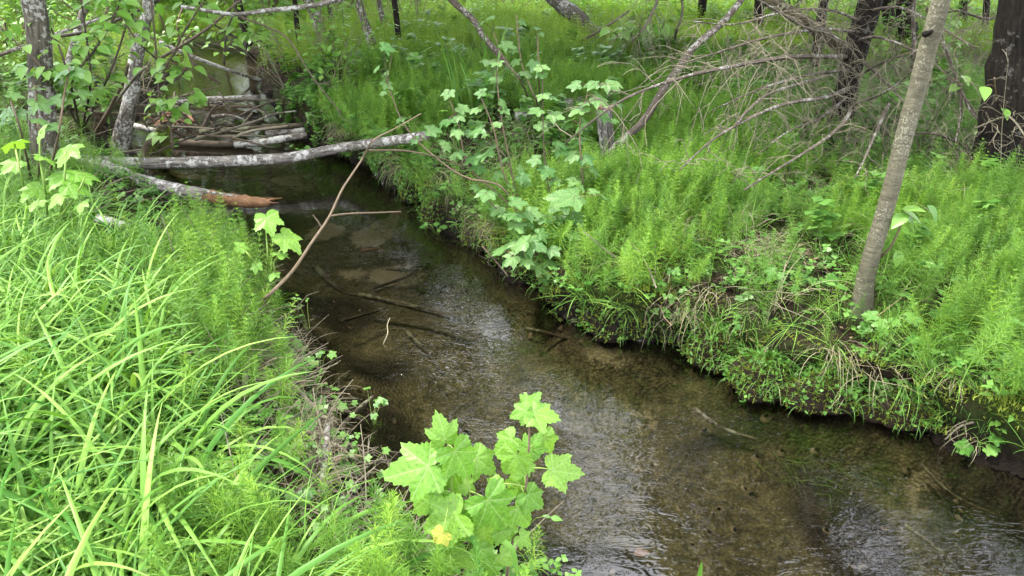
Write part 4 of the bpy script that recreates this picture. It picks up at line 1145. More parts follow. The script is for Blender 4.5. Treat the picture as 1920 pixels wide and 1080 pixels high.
shrub('currant_shrub', 'taller currant shrub standing behind, its leaves before the leaning pole', 'shrub',
      [[G(1010, 200), (1005, 187, 5.2), (980, 127, 5.3), (973, 83, 5.35), (968, 27, 5.4)], [G(1000, 205), (975, 150, 5.2), (945, 110, 5.3), (925, 60, 5.4)], [G(1012, 202), (1010, 140, 5.3), (1008, 70, 5.4)]],
      [(952, 85, 36, 5.3), (917, 33, 28, 5.4), (980, 43, 20, 5.4), (1007, 53, 20, 5.4), (1007, 100, 22, 5.4), (913, 117, 36, 5.2), (907, 135, 28, 5.2), (965, 118, 26, 5.3), (1000, 123, 30, 5.2), (930, 150, 26, 5.2), (985, 140, 26, 5.2)],
      CURF, M['stembrown'], 6, 3.5, 2, fuller=True)
shrub('currant_shrub', 'currant plant with wide pale leaves on the left edge below the thick alder', 'shrub',
      [[G(90, 420), (85, 360, 2.9), (75, 300, 2.95), (75, 255, 3.0)], [G(110, 420), (120, 350, 2.9), (123, 290, 2.95)], [G(100, 425), (140, 370, 2.85), (160, 330, 2.9)], [G(60, 420), (40, 330, 2.9), (27, 270, 3.0)]],
      [(75, 250, 52, 3.0), (27, 270, 56, 3.0), (123, 287, 66, 2.95), (90, 297, 56, 2.95), (160, 328, 62, 2.9), (110, 335, 60, 2.9), (143, 352, 56, 2.85), (60, 358, 60, 2.9), (105, 372, 50, 2.8), (65, 385, 44, 2.8), (150, 385, 40, 2.8), (20, 310, 50, 2.9)],
      CUR, M['stemgreen'], 7, 5, 3)
shrub('currant_shrub', 'currant plant with cool green leaves in front of the thick left alder trunk', 'shrub',
      [[G(70, 345), (75, 280, 3.7), (70, 220, 3.8), (67, 160, 3.8)], [G(90, 340), (110, 250, 3.7), (120, 180, 3.8), (130, 130, 3.8)], [G(60, 345), (40, 250, 3.7), (20, 190, 3.8)]],
      [(67, 167, 44, 3.8), (77, 197, 44, 3.8), (60, 207, 40, 3.8), (37, 215, 40, 3.8), (80, 227, 44, 3.7), (117, 137, 50, 3.8), (145, 138, 40, 3.8), (157, 175, 36, 3.8), (10, 210, 46, 3.8), (5, 225, 40, 3.8), (105, 190, 36, 3.8), (30, 180, 36, 3.8), (100, 240, 36, 3.7)],
      CURF, M['stembrown'], 8, 5, 3)
shrub('currant_plant', 'small currant plant at the left water edge beside the bent twig', 'plant',
      [[G(500, 535), (502, 490, 2.72), (500, 450, 2.74), (498, 425, 2.76)], [G(502, 533), (515, 490, 2.72), (535, 455, 2.74)], [G(498, 535), (475, 490, 2.72), (458, 468, 2.74)]],
      [(505, 420, 64, 2.75), (545, 452, 66, 2.74), (455, 463, 34, 2.74), (528, 475, 40, 2.72), (512, 517, 30, 2.7), (480, 502, 28, 2.7)], CUR, M['stemgreen'], 9, 4, 2.5)
shrub('leafy_shrub', 'broad-leaved shrub with oval leaves filling the upper left corner', 'shrub',
      [[G(150, 240), (130, 150, 4.6), (100, 60, 4.7), (60, 0, 4.8), (30, -60, 4.8)], [G(155, 238), (170, 150, 4.7), (160, 60, 4.8), (150, -20, 4.9)], [G(150, 240), (90, 140, 4.5), (30, 80, 4.6), (-20, 30, 4.6)],
       [G(158, 236), (200, 150, 4.8), (230, 70, 4.9), (250, -10, 5.0)], [(130, 150, 4.6), (180, 90, 4.7), (215, 30, 4.8), (230, -20, 4.9)]],
      (230, .06, .11, .3), OVA, M['twig_dark'], 11, 5, 3, pet=.10)
shrub('leafy_shrub', 'thin dark-stemmed sapling with oval leaves growing from the mossy stump', 'shrub',
      [[at(303, 245, 5.85), (300, 200, 5.85), (295, 130, 5.85), (290, 67, 5.85), (283, 0, 5.9), (280, -60, 5.9)], [(296, 150, 5.85), (320, 110, 5.8), (345, 60, 5.8), (380, 5, 5.8)], [(297, 170, 5.85), (330, 195, 5.75), (370, 195, 5.7)], [(293, 110, 5.85), (260, 80, 5.8), (235, 40, 5.8), (225, -10, 5.8)],
       [(300, 200, 5.85), (318, 232, 5.7), (325, 280, 5.6)], [(296, 150, 5.85), (330, 150, 5.75), (350, 125, 5.7)]],
      (100, .08, .12, .1), OVA, M['twig_dark'], 12, 4, 2.5, pet=.13)
shrub('leafy_shrub', 'oval-leaved branch reaching in at the top left over the upstream water', 'shrub',
      [[G(420, 120), (425, 60, 8.0), (440, 20, 8.0), (450, -40, 8.0)], [(425, 60, 8.0), (395, 40, 8.0), (370, 0, 8)], [(425, 60, 8.0), (455, 75, 8.0), (470, 60, 8.0)]], (60, .10, .16, .2), OVA, M['twig_dark'], 13, 4, 3, pet=.2)
shrub('leafy_shrub', 'shrub with long pale leaf sprays in front of the leaning meadow trunk', 'shrub',
      [[G(1190, 80), (1180, 55, 7.2), (1160, 35, 7.2)], [G(1195, 80), (1200, 50, 7.2), (1190, 20, 7.2)], [G(1230, 70), (1245, 45, 7.2), (1250, 25, 7.2)], [G(1185, 82), (1150, 60, 7.2), (1135, 50, 7.2)]], (60, .11, .18, .3), OVA, M['stemgreen'], 14, 4, 3, pet=.12)
for k, (px, py, h_, lb) in enumerate([(640, 40, 60, 'leafy bush on the far bank behind the upstream trunks'), (860, 25, 50, 'low leafy bush at the meadow edge near the slim pole'), (500, 60, 55, 'bush hanging over the upstream end of the stream'), (330, 120, 60, 'bush behind the pale alder on the far left bank'), (200, 90, 70, 'bush filling the gap behind the left alders'), (1480, 60, 60, 'bush in the bright gap behind the dead spruce'), (1760, 120, 60, 'low dark leafy bush behind the smooth sapling'), (1860, 330, 40, 'broad oval leaves at the foot of the dark edge spruce'), (30, 130, 60, 'bush behind the thick alder at the left edge')]):
    g = G(px, py)
    r_ = random.Random(90 + k)
    st = []
    for j in range(6):
        top = g + Vector((r_.uniform(-.55, .55), r_.uniform(-.4, .4), r_.uniform(.35, 1.0)))
        st.append([g + Vector((r_.uniform(-.2, .2), r_.uniform(-.2, .2), 0)), g.lerp(top, .5) + Vector((0, 0, .1)), top])
    shrub('leafy_shrub', lb, 'shrub', st, (70 if k not in (7,) else 22, .07, .12, .25), OVA, M['stembrown'], 60 + k, 4, 3, pet=.12)

# tall broad-bladed grass clump behind the currant: each blade a part
b = G(890, 225)
T_ = Thing('reed_grass', 'clump of tall broad grass blades standing behind the currant shrub', 'grass', b)
r_ = random.Random(5)
for k in range(13):
    mb = MB()
    a = r_.uniform(0, 6.28)
    blade(mb, b + Vector((r_.uniform(-.16, .16), r_.uniform(-.1, .1), 0)), Vector((math.cos(a), math.sin(a), 0)), r_.uniform(.55, 1.0), .022, r_.uniform(.1, .9), 9, .2, r_.random())
    T_.part('blade', mb, M['herb'])
# long pale blades crossing in front of the currant plant
for lb, pl in [('long pale grass blade arching left of the front currant plant', [(555, 1045, 1.28), (640, 985, 1.3), (700, 955, 1.32), (780, 938, 1.36)]),
               ('pale grass blade arching across the foot of the front currant plant', [(720, 1085, 1.18), (790, 1045, 1.18), (830, 1032, 1.19), (875, 1022, 1.2)]),
               ('grass blade bending down right of the front currant plant stems', [(860, 990, 1.2), (885, 1005, 1.19), (895, 1040, 1.17), (900, 1085, 1.15)]),
               ('grass blade curving down at the right edge of the front currant plant', [(945, 1015, 1.2), (962, 1035, 1.19), (972, 1085, 1.17)]),
               ('short upright grass blade tip at the bottom edge over the stream bed', [(1311, 1100, 1.2), (1313, 1075, 1.2), (1316, 1053, 1.2)])]:
    p = catmull([at(*q) for q in pl], 14)
    verts, faces, uv = [], [], []
    for i, c in enumerate(p):
        t_ = (p[min(i + 1, 14)] - p[max(i - 1, 0)]).normalized()
        s = t_.cross(Vector((0, -.7, .7))).normalized() * (.0065 * (1 - (i / 14) ** 3) + .0006)
        n_ = s.cross(t_)
        verts += [c - s - n_ * .3, c, c + s - n_ * .3]; uv += [(0, i), (.5, i), (1, i)]
        if i:
            o = (i - 1) * 3
            faces += [(o, o + 1, o + 4, o + 3), (o + 1, o + 2, o + 5, o + 4)]
    mb = MB(); mb.add(verts, faces, uv, .7)
    solo('grass_blade', lb, 'grass', mb, M['grass'])

# small herbs at the water's edge: each its own plant with stalks and leaves
def herb_plant(label, px, py, n, size, kind, seed, hgt=.14, group=None, name='herb_plant'):
    g = G(px, py)
    r_ = random.Random(seed)
    T = Thing(name, label, 'plant', g, group)
    mb = MB()
    for k in range(n):
        a = r_.uniform(0, 6.28)
        d = Vector((math.cos(a), math.sin(a), 0))
        h_ = hgt * r_.uniform(.4, 1.1)
        e = g + d * r_.uniform(.02, .09) + Vector((0, -.02, h_))
        tube(mb, [g + d * .01, g.lerp(e, .5) + Vector((0, 0, .02)), e], .0016, .001, 4, 4, 0, k, cap=False)
        if kind == 'tri':
            T.inst('leaf', TRI[r_.randrange(3)], orient(e, d + Vector((0, -.3, -.15)), Vector((r_.uniform(-.3, .3), -.5, 1)), size * r_.uniform(.7, 1.15)))
        else:
            for s in (-1, 1):
                T.inst('leaf', HERB[r_.randrange(3)], orient(e, Vector((d.x * s, d.y * s, .15)), Vector((r_.uniform(-.3, .3), -.4, 1)), size * r_.uniform(.7, 1.15)))
    tag(T.part('stalks', mb, M['stemgreen']), kind='stuff')
HP = [(1640, 745, 9, .045, 'tri', 'lobed herb with pale leaves hanging at the bank edge below the straw', .16), (1420, 590, 5, .04, 'tri', 'lobed herb on the small mossy promontory edge', .1), (1108, 572, 5, .04, 'tri', 'pale lobed herb at the upstream tip of the mossy promontory', .12),
      (1570, 560, 6, .05, 'tri', 'lobed herb in the horsetails left of the sapling foot', .15), (1590, 585, 4, .055, 'ov', 'small plant with pointed leaves touching the sapling foot on its left', .14), (1660, 575, 5, .055, 'ov', 'small plant with pointed leaves right of the sapling foot', .14),
      (1655, 655, 7, .05, 'tri', 'three-part herb leaf cluster over the straw edge below the sapling', .16), (1700, 760, 9, .035, 'ov', 'upright small-leaved plant at the lower right bank edge', .2), (1880, 800, 12, .045, 'ov', 'leafy plant in the lower right corner bank, upright stem', .24),
      (1850, 820, 9, .04, 'ov', 'small leafy plant overhanging the dark lower right water', .18), (1815, 845, 6, .045, 'tri', 'lobed herb leaves dipping into the lower right water', .1), (1900, 740, 10, .045, 'tri', 'lobed herb at the right edge above the lower right corner', .18),
      (1915, 700, 9, .05, 'ov', 'broad-leaved herb at the right picture edge among horsetails', .2), (1820, 690, 8, .04, 'tri', 'low lobed herb on bare soil at the right', .1), (1465, 560, 6, .045, 'tri', 'lobed herb beside the bare patch left of the sapling', .12), (1360, 480, 5, .05, 'ov', 'pointed-leaved herb in the middle of the horsetail bank', .12),
      (1350, 690, 6, .03, 'ov', 'small herb at the corner where the bank meets the dark water', .1), (1530, 755, 6, .035, 'ov', 'small herb drooping from the straw-covered bank', .1), (1790, 620, 8, .045, 'tri', 'lobed herb right of the sapling in a bare gap', .13), (1740, 560, 7, .045, 'ov', 'pale herb right of the sapling in dense horsetails', .16),
      (600, 690, 8, .035, 'tri', 'lobed herb on the left bank at the water, above the dead branch', .13), (628, 790, 7, .03, 'tri', 'lobed herb among the left bank sticks', .12), (700, 800, 7, .026, 'tri', 'thin herb with tiny pale leaves in the dark shallows', .16), (545, 800, 8, .035, 'tri', 'herb mat with small pale leaves in the shade of left bank grass', .1),
      (560, 850, 9, .035, 'tri', 'round-leaved herb beside the thick pale root', .12), (690, 900, 7, .03, 'tri', 'lobed herb at the water left of the front currant plant', .14), (740, 960, 8, .032, 'tri', 'lobed herb below left of the front currant plant', .14), (650, 930, 8, .035, 'tri', 'herb under the pale roots near the bottom left water', .12),
      (590, 950, 8, .035, 'tri', 'herb in front of the straw and pale roots', .12), (870, 1010, 8, .03, 'tri', 'herb at the feet of the front currant plant stems', .14), (985, 985, 4, .035, 'ov', 'small drooping herb right of the front currant plant', .1), (430, 700, 6, .045, 'tri', 'broad lobed herb under the left bank grass edge', .12),
      (580, 620, 5, .03, 'ov', 'spindly herb standing in the water near the left bank', .2), (820, 440, 8, .03, 'tri', 'pale herb on the right bank lip upstream of the currant', .12), (800, 395, 8, .03, 'tri', 'low herb at the corner of the right bank lip upstream', .1), (860, 430, 8, .03, 'ov', 'small herb on the shaggy right bank lip', .1),
      (560, 290, 7, .04, 'tri', 'cress-like herb on the water behind the log', .08), (700, 320, 9, .035, 'tri', 'pale herb hanging over water under the log end', .15), (750, 330, 9, .035, 'tri', 'herb leaves at the bank just downstream of the log', .14), (320, 300, 4, .06, 'ov', 'few broad leaves touching the log by the mossy stump', .1)]
for k, (px, py, n, s, kd, lb, hg) in enumerate(HP):
    herb_plant(lb, px, py, n, s, kd, 300 + k, hg)

# ------------------------------------------------------------------ uncountable growth: points that carry small plants
def rnd_dir(r_): 
    a = r_.uniform(0, 6.28); return Vector((math.cos(a), math.sin(a), 0))
def horsetail(mb, r_, p, h_, whorls, nb, bl, wd=.0011, lean=.12):
    ax = (Vector((0, 0, 1)) + rnd_dir(r_) * r_.uniform(0, lean)).normalized()
    sidev = ax.cross(Vector((1, .2, 0))).normalized()
    var = r_.random() * .5
    s = wd * 1.5
    top = p + ax * h_
    mb.add([p - sidev * s, p + sidev * s, top], [(0, 1, 2)], None, var)
    s2 = sidev.cross(ax) * s
    mb.add([p - s2, p + s2, top], [(0, 1, 2)], None, var)
    a0 = r_.uniform(0, 6.28)
    for k in range(whorls):
        f = .28 + .72 * k / (whorls - 1)
        c = p + ax * h_ * f
        L = bl * (1.05 - .85 * max(0, (f - .45) / .55)) * (1 if f > .4 else .7)
        el = R(8 + 42 * f)
        a0 += .7
        for j in range(nb):
            a = a0 + 6.283 * j / nb + r_.uniform(-.2, .2)
            d = Vector((math.cos(a), math.sin(a), 0))
            l_ = L * r_.uniform(.7, 1.1)
            mid = c + d * l_ * .5 * math.cos(el) + Vector((0, 0, l_ * .5 * math.sin(el)))
            e2 = el - R(r_.uniform(10, 50))
            tip = mid + d * l_ * .5 * math.cos(e2) + Vector((0, 0, l_ * .5 * math.sin(e2)))
            sv = (d.cross(Vector((0, 0, 1))) * r_.uniform(.4, 1) + Vector((0, 0, r_.uniform(-.7, .7)))).normalized() * wd
            mb.add([c - sv * .6, c + sv * .6, mid - sv, mid + sv, tip], [(0, 1, 3, 2), (2, 3, 4)], None, var + r_.random() * .2)
PROTO = {}
def protos(key, meshes):
    c = bpy.data.collections.new('growth_' + key)
    for i, me in enumerate(meshes):
        c.objects.link(bpy.data.objects.new('%s_%02d' % (key, i), me))
    PROTO[key] = (c, len(meshes))
def mk(fn, mt, n, seed, smooth=False):
    res = []
    for i in range(n):
        mb = MB(); fn(mb, random.Random(seed + i)); res.append(mb.mesh('growth', mt, None, smooth))
    return res
O3 = Vector((0, 0, 0))
protos('horsetail', mk(lambda b, r: horsetail(b, r, O3, r.uniform(.26, .42), 12, 11, r.uniform(.075, .11)), M['horsetail'], 6, 10))
def clump(n, rad, hlo, hhi, bl):
    def f(b, r):
        for k in range(n):
            horsetail(b, r, Vector((r.gauss(0, rad), r.gauss(0, rad), 0)), r.uniform(hlo, hhi), 13, 11, r.uniform(*bl), .0009, .45)
    return f
protos('horsetail_clump', mk(clump(16, .09, .13, .34, (.055, .095)), M['horsetail'], 6, 15))
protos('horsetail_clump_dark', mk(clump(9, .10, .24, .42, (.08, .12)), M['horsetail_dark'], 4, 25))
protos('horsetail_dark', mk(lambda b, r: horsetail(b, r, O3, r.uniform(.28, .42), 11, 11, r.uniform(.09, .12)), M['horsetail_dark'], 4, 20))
def patch(b, r):
    for k in range(15):
        horsetail(b, r, Vector((r.gauss(0, .16), r.gauss(0, .16), 0)), r.uniform(.24, .42), 9, 8, r.uniform(.08, .11), .0016, .25)
protos('horsetail_patch', mk(patch, M['horsetail_far'], 4, 30))
def tuft(n, lo, hi, wd, amin, amax, spread=.05):
    def f(b, r):
        for k in range(n):
            d = rnd_dir(r)
            blade(b, Vector((r.gauss(0, spread), r.gauss(0, spread), 0)), d, r.uniform(lo, hi), wd * r.uniform(.6, 1.2), r.uniform(amin, amax), 9, .25, r.random(), r.uniform(-.8, .8))
    return f
protos('broad_grass', mk(tuft(12, .34, .70, .0170, 1.0, 2.9), M['grass'], 7, 40, True))
protos('fine_grass', mk(tuft(16, .18, .42, .004, .3, 1.9, .03), M['grass'], 4, 50))
protos('straw', mk(tuft(22, .14, .36, .0018, 1.2, 3.0, .04), M['straw'], 4, 60))
def fringe(b, r):
    for k in range(9):
        a = r.gauss(0, .7)
        blade(b, Vector((r.gauss(0, .03), r.gauss(0, .03), 0)), Vector((math.cos(a), math.sin(a), 0)), r.uniform(.10, .30), .0016, r.uniform(1.7, 3.0), 7, .2, r.random(), 0)
protos('fringe', mk(fringe, M['straw'], 2, 65) + mk(fringe, M['grass'], 2, 67))
def flatstraw(b, r):
    for k in range(14):
        d = rnd_dir(r); p = Vector((r.gauss(0, .06), r.gauss(0, .05), r.uniform(0, .03)))
        L = r.uniform(.06, .2); s = Vector((-d.y, d.x, .3)) * .0009
        m1 = p + d * L * .5 + Vector((0, 0, r.uniform(-.01, .04))); e = p + d * L + Vector((0, 0, r.uniform(-.03, .03)))
        b.add([p - s, p + s, m1 - s, m1 + s, e], [(0, 1, 3, 2), (2, 3, 4)], None, r.random())
protos('flat_straw', mk(flatstraw, M['straw'], 4, 70))
def smallherb(b, r, n=9, hg=.09, sz=.022):
    for k in range(n):
        d = rnd_dir(r); h_ = hg * r.uniform(.3, 1); o_ = d * r.uniform(.005, .07)
        e = Vector((o_.x, o_.y, h_))
        s = Vector((-d.y, d.x, 0)) * .0008
        var = r.random()
        b.add([o_ * .3 - s, o_ * .3 + s, e], [(0, 1, 2)], None, var)
        for q in range(3):
            a = math.atan2(d.y, d.x) + (q - 1) * 1.9 + r.uniform(-.3, .3)
            t_ = Vector((math.cos(a), math.sin(a), r.uniform(-.35, .25))); L = sz * r.uniform(.7, 1.3)
            sv = Vector((-t_.y, t_.x, r.uniform(-.3, .3))) * L * .42
            b.add([e, e + t_ * L * .45 + sv, e + t_ * L, e + t_ * L * .45 - sv], [(0, 1, 2), (0, 2, 3)], None, var)
protos('herbs', mk(lambda b, r: smallherb(b, r), M['herb'], 5, 80))
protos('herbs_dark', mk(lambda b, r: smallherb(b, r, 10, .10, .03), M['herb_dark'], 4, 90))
protos('leafy', mk(lambda b, r: smallherb(b, r, 16, .40, .075), M['herb'], 4, 95))
def mosst(b, r):
    for k in range(70):
        p = Vector((r.gauss(0, .03), r.gauss(0, .03), 0)); d = (hrand(r, 20, 90)) * r.uniform(.012, .03); s = hrand(r, -20, 20) * .0018
        b.add([p - s, p + s, p + d], [(0, 1, 2)], None, r.random())
protos('moss', mk(mosst, M['moss'], 3, 100))
def litter(b, r):
    for k in range(8):
        p = Vector((r.gauss(0, .06), r.gauss(0, .06), r.uniform(.0, .02)))
        if k % 2:
            d = rnd_dir(r) * r.uniform(.04, .14); d.z = r.uniform(-.02, .03); s = Vector((-d.y, d.x, .02)).normalized() * .0016
            b.add([p - s, p + s, p + d + s, p + d - s], [(0, 1, 2, 3)], None, r.random())
        else:
            t_ = rnd_dir(r); t_.z = r.uniform(-.2, .5); L = r.uniform(.015, .032); s = Vector((-t_.y, t_.x, r.uniform(-.4, .4))) * L * .3
            b.add([p, p + t_ * L * .5 + s, p + t_ * L, p + t_ * L * .5 - s], [(0, 1, 2), (0, 2, 3)], None, r.random())
protos('litter', mk(litter, M['litter'], 4, 110))
def twiglets(b, r):
    for k in range(5):
        p = Vector((r.gauss(0, .08), r.gauss(0, .08), r.uniform(0, .02))); d = rnd_dir(r) * r.uniform(.12, .3); d.z = r.uniform(-.02, .12)
        tube(b, [p, p + d * .5 + Vector((0, 0, r.uniform(-.01, .03))), p + d], .003, .0015, 4, 3, 0, k, cap=False)
protos('twiglets', mk(twiglets, M['twig'], 3, 120))
M['pebble'] = plain('pebble', (.045, .035, .02), (.20, .16, .10), 30, .6, .2)
def pebble(b, r):
    sx_, sy_, sz_ = r.uniform(.8, 1.3), r.uniform(.6, 1), r.uniform(.35, .6)
    vs_ = []
    for i in range(4):
        th_ = math.pi * (i + .5) / 4
        for j in range(7):
            ph = 6.283 * j / 7
            k = r.uniform(.85, 1.1)
            vs_.append((sx_ * k * math.sin(th_) * math.cos(ph), sy_ * k * math.sin(th_) * math.sin(ph), sz_ * k * math.cos(th_)))
    fs = [(i * 7 + j, i * 7 + (j + 1) % 7, (i + 1) * 7 + (j + 1) % 7, (i + 1) * 7 + j) for i in range(3) for j in range(7)] + [tuple(range(7)), tuple(range(27, 20, -1))]
    b.add(vs_, fs, None, r.random())
protos('pebble', mk(pebble, M['pebble'], 4, 130, True))
def weed(b, r):
    for k in range(16):
        p = Vector((r.gauss(0, .05), r.gauss(0, .05), 0)); L = r.uniform(.06, .16)
        d = Vector((1, r.gauss(0, .25), r.uniform(.0, .2))).normalized(); s = Vector((-d.y, d.x, .4)) * r.uniform(.001, .0025)
        m1 = p + d * L * .5 + Vector((0, r.gauss(0, .02), .015)); e = p + d * L + Vector((0, r.gauss(0, .03), -.01))
        b.add([p - s, p + s, m1 - s, m1 + s, e], [(0, 1, 3, 2), (2, 3, 4)], None, r.random())
protos('weed', mk(weed, M['weed'], 4, 140))

def scatter(name, label, key, xyz, scale, tilt=.12, rng=None, heading=None, cat=None):
    n = len(xyz)
    if n == 0: return
    rng = rng or np.random.default_rng(len(label))
    me = bpy.data.meshes.new(name)
    me.vertices.add(n)
    me.vertices.foreach_set('co', np.asarray(xyz, np.float32).ravel())
    rot = np.zeros((n, 3), np.float32)
    rot[:, :2] = rng.normal(0, tilt, (n, 2))
    rot[:, 2] = rng.uniform(0, 6.283, n) if heading is None else heading + rng.normal(0, .35, n)
    for an, ty, dt in (('rot', 'FLOAT_VECTOR', rot), ('sc', 'FLOAT', np.asarray(scale, np.float32)), ('which', 'INT', rng.integers(0, PROTO[key][1], n))):
        a = me.attributes.new(an, ty, 'POINT')
        a.data.foreach_set('vector' if ty == 'FLOAT_VECTOR' else 'value', np.ascontiguousarray(dt).ravel())
    o = link(name, me)
    tag(o, label, cat or 'plants', None, 'stuff')
    ng = bpy.data.node_groups.new('grow_' + key, 'GeometryNodeTree')
    ng.interface.new_socket('Geometry', in_out='INPUT', socket_type='NodeSocketGeometry')
    ng.interface.new_socket('Geometry', in_out='OUTPUT', socket_type='NodeSocketGeometry')
    gi, go = ng.nodes.new('NodeGroupInput'), ng.nodes.new('NodeGroupOutput')
    ci = ng.nodes.new('GeometryNodeCollectionInfo')
    ci.inputs['Collection'].default_value = PROTO[key][0]
    ci.inputs['Separate Children'].default_value = True
    ci.inputs['Reset Children'].default_value = True
    ip = ng.nodes.new('GeometryNodeInstanceOnPoints')
    ip.inputs['Pick Instance'].default_value = True
    def na(nm, ty):
        q = ng.nodes.new('GeometryNodeInputNamedAttribute'); q.data_type = ty; q.inputs['Name'].default_value = nm
        return [s for s in q.outputs if s.enabled and s.name == 'Attribute'][0]
    er = ng.nodes.new('FunctionNodeEulerToRotation')
    ng.links.new(na('rot', 'FLOAT_VECTOR'), er.inputs[0])
    ng.links.new(gi.outputs[0], ip.inputs['Points'])
    ng.links.new(ci.outputs[0], ip.inputs['Instance'])
    ng.links.new(na('which', 'INT'), ip.inputs['Instance Index'])
    ng.links.new(er.outputs[0], ip.inputs['Rotation'])
    ng.links.new(na('sc', 'FLOAT'), ip.inputs['Scale'])
    ng.links.new(ip.outputs[0], go.inputs[0])
    md = o.modifiers.new('growth', 'NODES'); md.node_group = ng
    return o
RNG = np.random.default_rng(7)
def sample(n, x0, x1, y0, y1, dens):
    x, y = RNG.uniform(x0, x1, n), RNG.uniform(y0, y1, n)
    # only what the frame (and a step to either side of it) can show
    dep = y * CT + 1.5 * ST
    keep = (np.abs(x) < .80 * dep + .9)
    x, y = x[keep], y[keep]
    d, right = bankinfo(x, y)
    z = height(x, y)
    p = dens(x, y, d, right, z)
    k = RNG.uniform(0, 1, len(x)) < p
    x, y, z = x[k], y[k], z[k]
    lx, ly = lip(x, y)
    return np.stack([x + lx, y + ly, z - .006], -1)
def px_of(x, y, z):
    """photo pixel of a place, used to lay out where each kind of growth is seen"""
    zc = z - CAM_H
    dp = y * CT - zc * ST
    return 960 + FPX * x / dp, 540 - FPX * (y * ST + zc * CT) / dp
def sc_(xyz, lo, hi): return RNG.uniform(lo, hi, len(xyz))
nz = lambda x, y, f, s: fbm(x * f, y * f, s, 3)

def forest(x, y):   # the shaded litter floor under the spruces, lower horsetail density
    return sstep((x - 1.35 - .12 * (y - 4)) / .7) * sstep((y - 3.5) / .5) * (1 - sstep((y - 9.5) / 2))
# horsetails, right bank
def hsd(x, y): return np.clip(.50 + 2.2 * nz(x, y, 1.3, 3), .02, 1) * (1 - .85 * np.exp(-(((x - 1.25) / .22) ** 2 + ((y - 3.3) / .16) ** 2))) * (1 - .97 * forest(x, y)) * (1 - .6 * np.exp(-((x - 1.75) ** 2 + (y - 2.65) ** 2) / .12))
pts = sample(6000, -1.6, 6.2, 2.2, 8.8, lambda x, y, d, r, z: r * sstep((d - .22) / .15) * hsd(x, y))
scatter('horsetails', 'dense bright green horsetails covering the bank right of the stream', 'horsetail_clump', pts, sc_(pts, .5, 1.1) * (.75 + .35 * sstep((pts[:, 1] - 2.6) / 1.6)), .12)
pts = sample(16000, -1.6, 4.2, 2.0, 8.8, lambda x, y, d, r, z: r * sstep((d - .03) / .12) * np.exp(-(np.clip(d - .2, 0, 9) / .15) ** 2) * hsd(x, y))
scatter('horsetails', 'single horsetails along the lip of the right bank', 'horsetail', pts, sc_(pts, .5, 1.1), .25)
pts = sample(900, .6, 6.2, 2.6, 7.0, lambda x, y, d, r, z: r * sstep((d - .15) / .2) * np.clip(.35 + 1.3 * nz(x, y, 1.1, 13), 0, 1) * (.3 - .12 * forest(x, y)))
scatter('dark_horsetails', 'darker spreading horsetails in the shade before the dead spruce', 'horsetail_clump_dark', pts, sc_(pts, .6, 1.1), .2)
# far horsetails
pts = sample(9000, -12, 16, 8.4, 24, lambda x, y, d, r, z: sstep((d - .15) / .3) * np.clip(.85 + .9 * nz(x, y, .8, 23), .1, 1) * (1 - .3 * (x > 6)))
scatter('far_horsetails', 'bright green horsetails and grass on the far bank up to the meadow', 'horsetail_patch', pts, sc_(pts, .7, 1.15), .1)
def nolog(x, y, z):
    u, v = px_of(x, y, z + .22)
    return 1 - .95 * ((u > 165) & (u < 470) & (v > 285) & (v < 400))
# left bank upstream: horsetails between the trees
pts = sample(3200, -6.5, -1.2, 4.4, 9.5, lambda x, y, d, r, z: (~r) * sstep((d - .08) / .2) * np.clip(.35 + nz(x, y, 1.2, 33), 0, 1) * nolog(x, y, z))
scatter('horsetails', 'horsetails among the alders on the upper left bank', 'horsetail', pts, sc_(pts, .6, 1.05), .15)
# left bank horsetails inside the grass
def lefths(x, y, d, r, z):
    u, v = px_of(x, y, z + .2)
    g = np.exp(-(((u - 405) / 75) ** 2 + ((v - 520) / 110) ** 2)) + .9 * np.exp(-(((u - 425) / 95) ** 2 + ((v - 1000) / 70) ** 2)) + .7 * np.exp(-(((u - 700) / 90) ** 2 + ((v - 1050) / 40) ** 2)) + .03
    return (~r) * (d > .03) * g
pts = sample(9000, -3.2, .3, .9, 4.4, lambda x, y, d, r, z: lefths(x, y, d, r, z) * nolog(x, y, z))
scatter('horsetails', 'feathery horsetails standing in the left bank grass', 'horsetail', pts, sc_(pts, .7, 1.15), .15)
# broad grass, left
def leftgrass(x, y, d, r, z):
    return (~r) * sstep((d - .46) / .15) * (1 - sstep((y - 3.2) / .8)) * np.clip(.75 + 1.0 * nz(x, y, 1.5, 43), .15, 1) * nolog(x, y, z) * (x < -.48 - .15 * np.clip(y - 1, 0, 1))
pts = sample(5200, -4.2, .1, .55, 4.6, leftgrass)
scatter('grass', 'long arching bright green grass filling the left foreground bank', 'broad_grass', pts, sc_(pts, .55, 1.15) * (1 - .42 * sstep((pts[:, 1] - 1.5) / 2)), .12, cat='grass')
pts = sample(3600, -4.2, .3, .55, 5.5, lambda x, y, d, r, z: (~r) * sstep((d - .36) / .2) * .6 * (x < -.4) * nolog(x, y, z))
scatter('grass', 'fine short grass under the long left bank grass', 'fine_grass', pts, sc_(pts, .6, 1.1), .15, cat='grass')
pts = sample(5000, -1.5, 4.5, 1.7, 8, lambda x, y, d, r, z: r * (d > .03) * (.18 + .5 * np.exp(-((d - .12) / .12) ** 2)))
scatter('grass', 'thin green grass wisps along the lip of the right bank', 'fine_grass', pts, sc_(pts, .4, .85), .35, cat='grass')
